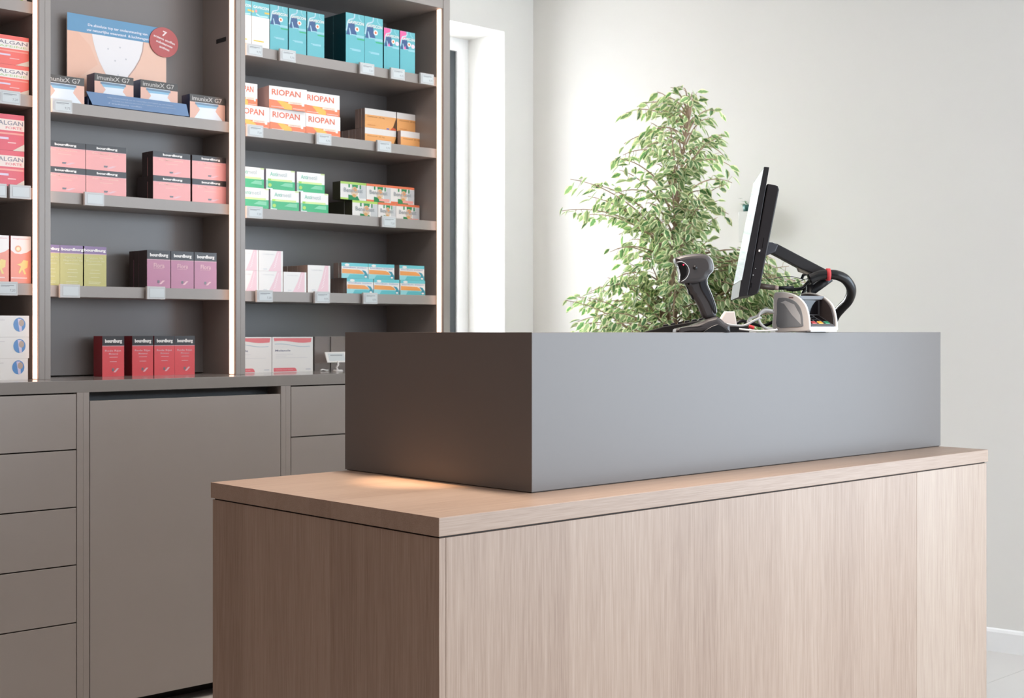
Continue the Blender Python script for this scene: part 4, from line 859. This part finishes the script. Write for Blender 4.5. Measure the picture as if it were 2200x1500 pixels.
# ------------------------------------------------------------------ ficus
rnd = random.Random(21); dF = 5.45; kf = dF / FPX
base = W(1450, 713, dF); base.z = 0
t = empty('ficus_tree', base, 'tall variegated weeping fig in a pot behind the counter', 'potted tree')
m_ = MB(); m_.tube([(0, 0, 0), (0, 0, .30), (0, 0, .33)], [.13, .17, .175], mat('white_pot', (220, 218, 214), .4), 28); m_.tube([(0, 0, .331), (0, 0, .332)], .15, P(60, 48, 40, .9), 20); m_.build('pot', t)
def fl_(px, py, dd): return W(px, py, dF + dd) - base
BARK = mat('ficus_bark', (168, 142, 122), .8, noise=.2, nscale=40)
tr1 = bez([Vector((0, 0, .32)), fl_(1445, 800, 0), fl_(1440, 712, 0), fl_(1436, 640, .01), fl_(1452, 560, 0), fl_(1450, 470, .01), fl_(1462, 390, 0), fl_(1470, 310, 0), fl_(1484, 240, 0)], 5)
tr2 = bez([Vector((.02, .02, .32)), fl_(1458, 800, .02), fl_(1452, 712, .02), fl_(1450, 640, -.01), fl_(1444, 560, .02), fl_(1458, 470, -.01), fl_(1448, 390, .01), fl_(1440, 330, .02)], 5)
m_ = MB()
for tr_, r0 in ((tr1, .0125), (tr2, .010)): m_.tube(tr_, [r0 * (1 - .75 * i / len(tr_)) for i in range(len(tr_))], BARK, 8)
m_.build('trunk', t)
def leafmesh(gc, cc_):
    m = MB(); n = 7; L = 1.0; up = []; 
    prof = [0, .50, .86, 1.0, .90, .60, .26, 0]
    rib = [Vector((L * i / n, 0, -.10 * (i / n) ** 2)) for i in range(n + 1)]
    for sgn in (1, -1):
        o = [r + Vector((0, sgn * .26 * prof[i], .07 * prof[i])) for i, r in enumerate(rib)]
        inn = [r + Vector((0, sgn * .26 * prof[i] * (.60 + .14 * ((i * 7) % 3 - 1)), .045 * prof[i])) for i, r in enumerate(rib)]
        vs = [tuple(v) for v in rib + inn + o]; N = n + 1; f1 = []; f2 = []
        for i in range(n):
            q1 = (i, i + 1, N + i + 1, N + i); q2 = (N + i, N + i + 1, 2 * N + i + 1, 2 * N + i)
            if sgn < 0: q1 = q1[::-1]; q2 = q2[::-1]
            f1.append(q1); f2.append(q2)
        m.add(vs, f1, gc, True); m.add(vs, f2, cc_, True)
    return m
def leafmat(name, col, tr):
    m = bpy.data.materials.new(name); m.use_nodes = True; nt = m.node_tree; b_ = nt.nodes['Principled BSDF']; b_.inputs['Base Color'].default_value = (*lin(col), 1); b_.inputs['Roughness'].default_value = .4
    ts = nt.nodes.new('ShaderNodeBsdfTranslucent'); ts.inputs[0].default_value = (*lin(tr), 1); mx = nt.nodes.new('ShaderNodeMixShader'); mx.inputs[0].default_value = .35
    nt.links.new(b_.outputs[0], mx.inputs[1]); nt.links.new(ts.outputs[0], mx.inputs[2]); nt.links.new(mx.outputs[0], nt.nodes['Material Output'].inputs[0]); return m
G1 = leafmat('ficus_green', (96, 128, 86), (140, 175, 105)); G2 = leafmat('ficus_green_dark', (68, 102, 68), (105, 150, 80)); G3 = leafmat('ficus_green_pale', (132, 156, 112), (170, 195, 130)); CR = leafmat('ficus_cream', (222, 226, 190), (236, 240, 180))
LM = [leafmesh(G1, CR), leafmesh(G2, CR), leafmesh(G3, CR)]
# branches: (origin on trunk py, tip px, tip py)
tips = []
env = [(215, 60, 42), (250, 120, 90), (300, 130, 118), (345, 150, 125), (390, 235, 130), (430, 255, 112), (470, 228, 95), (520, 165, 88), (570, 140, 235), (610, 215, 270), (650, 265, 300), (690, 260, 300), (730, 230, 280)]
for (py, lft, rgt) in env:
    for sgn, ext in ((-1, lft), (1, rgt)):
        for q in range(4 if py < 500 else 6):
            f_ = (1, .8, .55, .3, .68, .9)[q]; f_ *= rnd.uniform(.88, 1.0)
            tips.append((1457 + sgn * ext * f_, py + rnd.uniform(-22, 22) + (10 if f_ > .8 else -5), rnd.uniform(-.32, .28) * (1 - .35 * f_)))
for q in range(34): tips.append((rnd.uniform(1590, 1765), 0, rnd.uniform(-.25, .1)))
tips = [(a_, b_ if b_ else 545 + (a_ - 1590) * rnd.uniform(.05, .9) * .6 + rnd.uniform(0, 90), c_) for a_, b_, c_ in tips]
for q in range(26): tips.append((1465 + rnd.uniform(-60, 60), rnd.uniform(230, 700), rnd.uniform(-.36, -.15)))
leaves = []; bm_ = MB()
def trunk_at(z):
    return min(tr1, key=lambda v: abs(v.z - z))
for (px, py, dd) in tips:
    tip = fl_(px, py, dd); hor = math.hypot(tip.x - 0, tip.y); og = trunk_at(min(tip.z + rnd.uniform(-.25, .02) - .10 * hor, 2.15)).copy()
    ctrl = (og + tip) / 2 + Vector((0, 0, .05 + .16 * hor)); pth = [og * (1 - s) ** 2 + ctrl * 2 * s * (1 - s) + tip * s * s for s in [i / 10 for i in range(11)]]
    bm_.tube(pth, [.0035 * (1 - .8 * i / 10) + .0006 for i in range(11)], BARK, 5)
    Lb = sum((pth[i + 1] - pth[i]).length for i in range(10)); nl = max(6, int(Lb / .018))
    for i in range(nl):
        s = .12 + .88 * (i + rnd.random() * .6) / nl; s = min(s, 1); j = min(int(s * 10), 9); fr = s * 10 - j; p = pth[j].lerp(pth[j + 1], fr); tg = (pth[j + 1] - pth[j]).normalized()
        sd = tg.cross(UP); sd = sd.normalized() if sd.length > .1 else Vector((1, 0, 0)); side = 1 if i % 2 else -1
        off = sd * side * rnd.uniform(.0, .035) + Vector((0, 0, rnd.uniform(-.03, .02)))
        u = (tg * rnd.uniform(.2, 1) + sd * side * rnd.uniform(.1, 1.0) + Vector((0, 0, rnd.uniform(-1.2, -.05)))).normalized()
        leaves.append((p + off, u, rnd.uniform(.034, .058), rnd.choice((0, 0, 1, 2, 2)), rnd.uniform(-1.3, 1.3)))
        if rnd.random() < .5: bm_.tube([p, p + off], .0009, BARK, 4, False)
bm_.build('branches', t, kind='stuff')
cands = []
for (p, u, L, k, tw) in leaves:
    v = UP.cross(u); v = v.normalized() if v.length > .05 else Vector((1, 0, 0)); nn = u.cross(v); v2 = v * math.cos(tw) + nn * math.sin(tw); n2 = u.cross(v2)
    M_ = Matrix(((u.x * L, v2.x * L, n2.x * L, p.x), (u.y * L, v2.y * L, n2.y * L, p.y), (u.z * L, v2.z * L, n2.z * L, p.z), (0, 0, 0, 1)))
    wp = base + p; d = wp.dot(FW); py = HY - (wp.z - H) / d * FPX; vis = py < 712
    cands.append((L / d * (abs(n2.dot(FW)) + .25) if vis else -1, M_, k))
cands.sort(key=lambda c: -c[0])
lme = [m.mesh('leaf') for m in LM]
for sc_, M_, k in cands[:300]:
    o = bpy.data.objects.new('leaf', lme[k]); C.objects.link(o); o.parent = t; o.matrix_local = M_
rest = MB()
for sc_, M_, k in cands[300:]:
    rest.T = M_; s_ = LM[k]
    o = len(rest.v); rest.v += [tuple(M_ @ Vector(v)) for v in s_.v]
    mi = [rest.mi(m) for m in s_.mats]
    rest.f += [tuple(i + o for i in f) for f in s_.f]; rest.m += [mi[i] for i in s_.m]; rest.sm += s_.sm
rest.T = Matrix(); rest.build('foliage', t, kind='stuff')
print('leaves', len(cands))
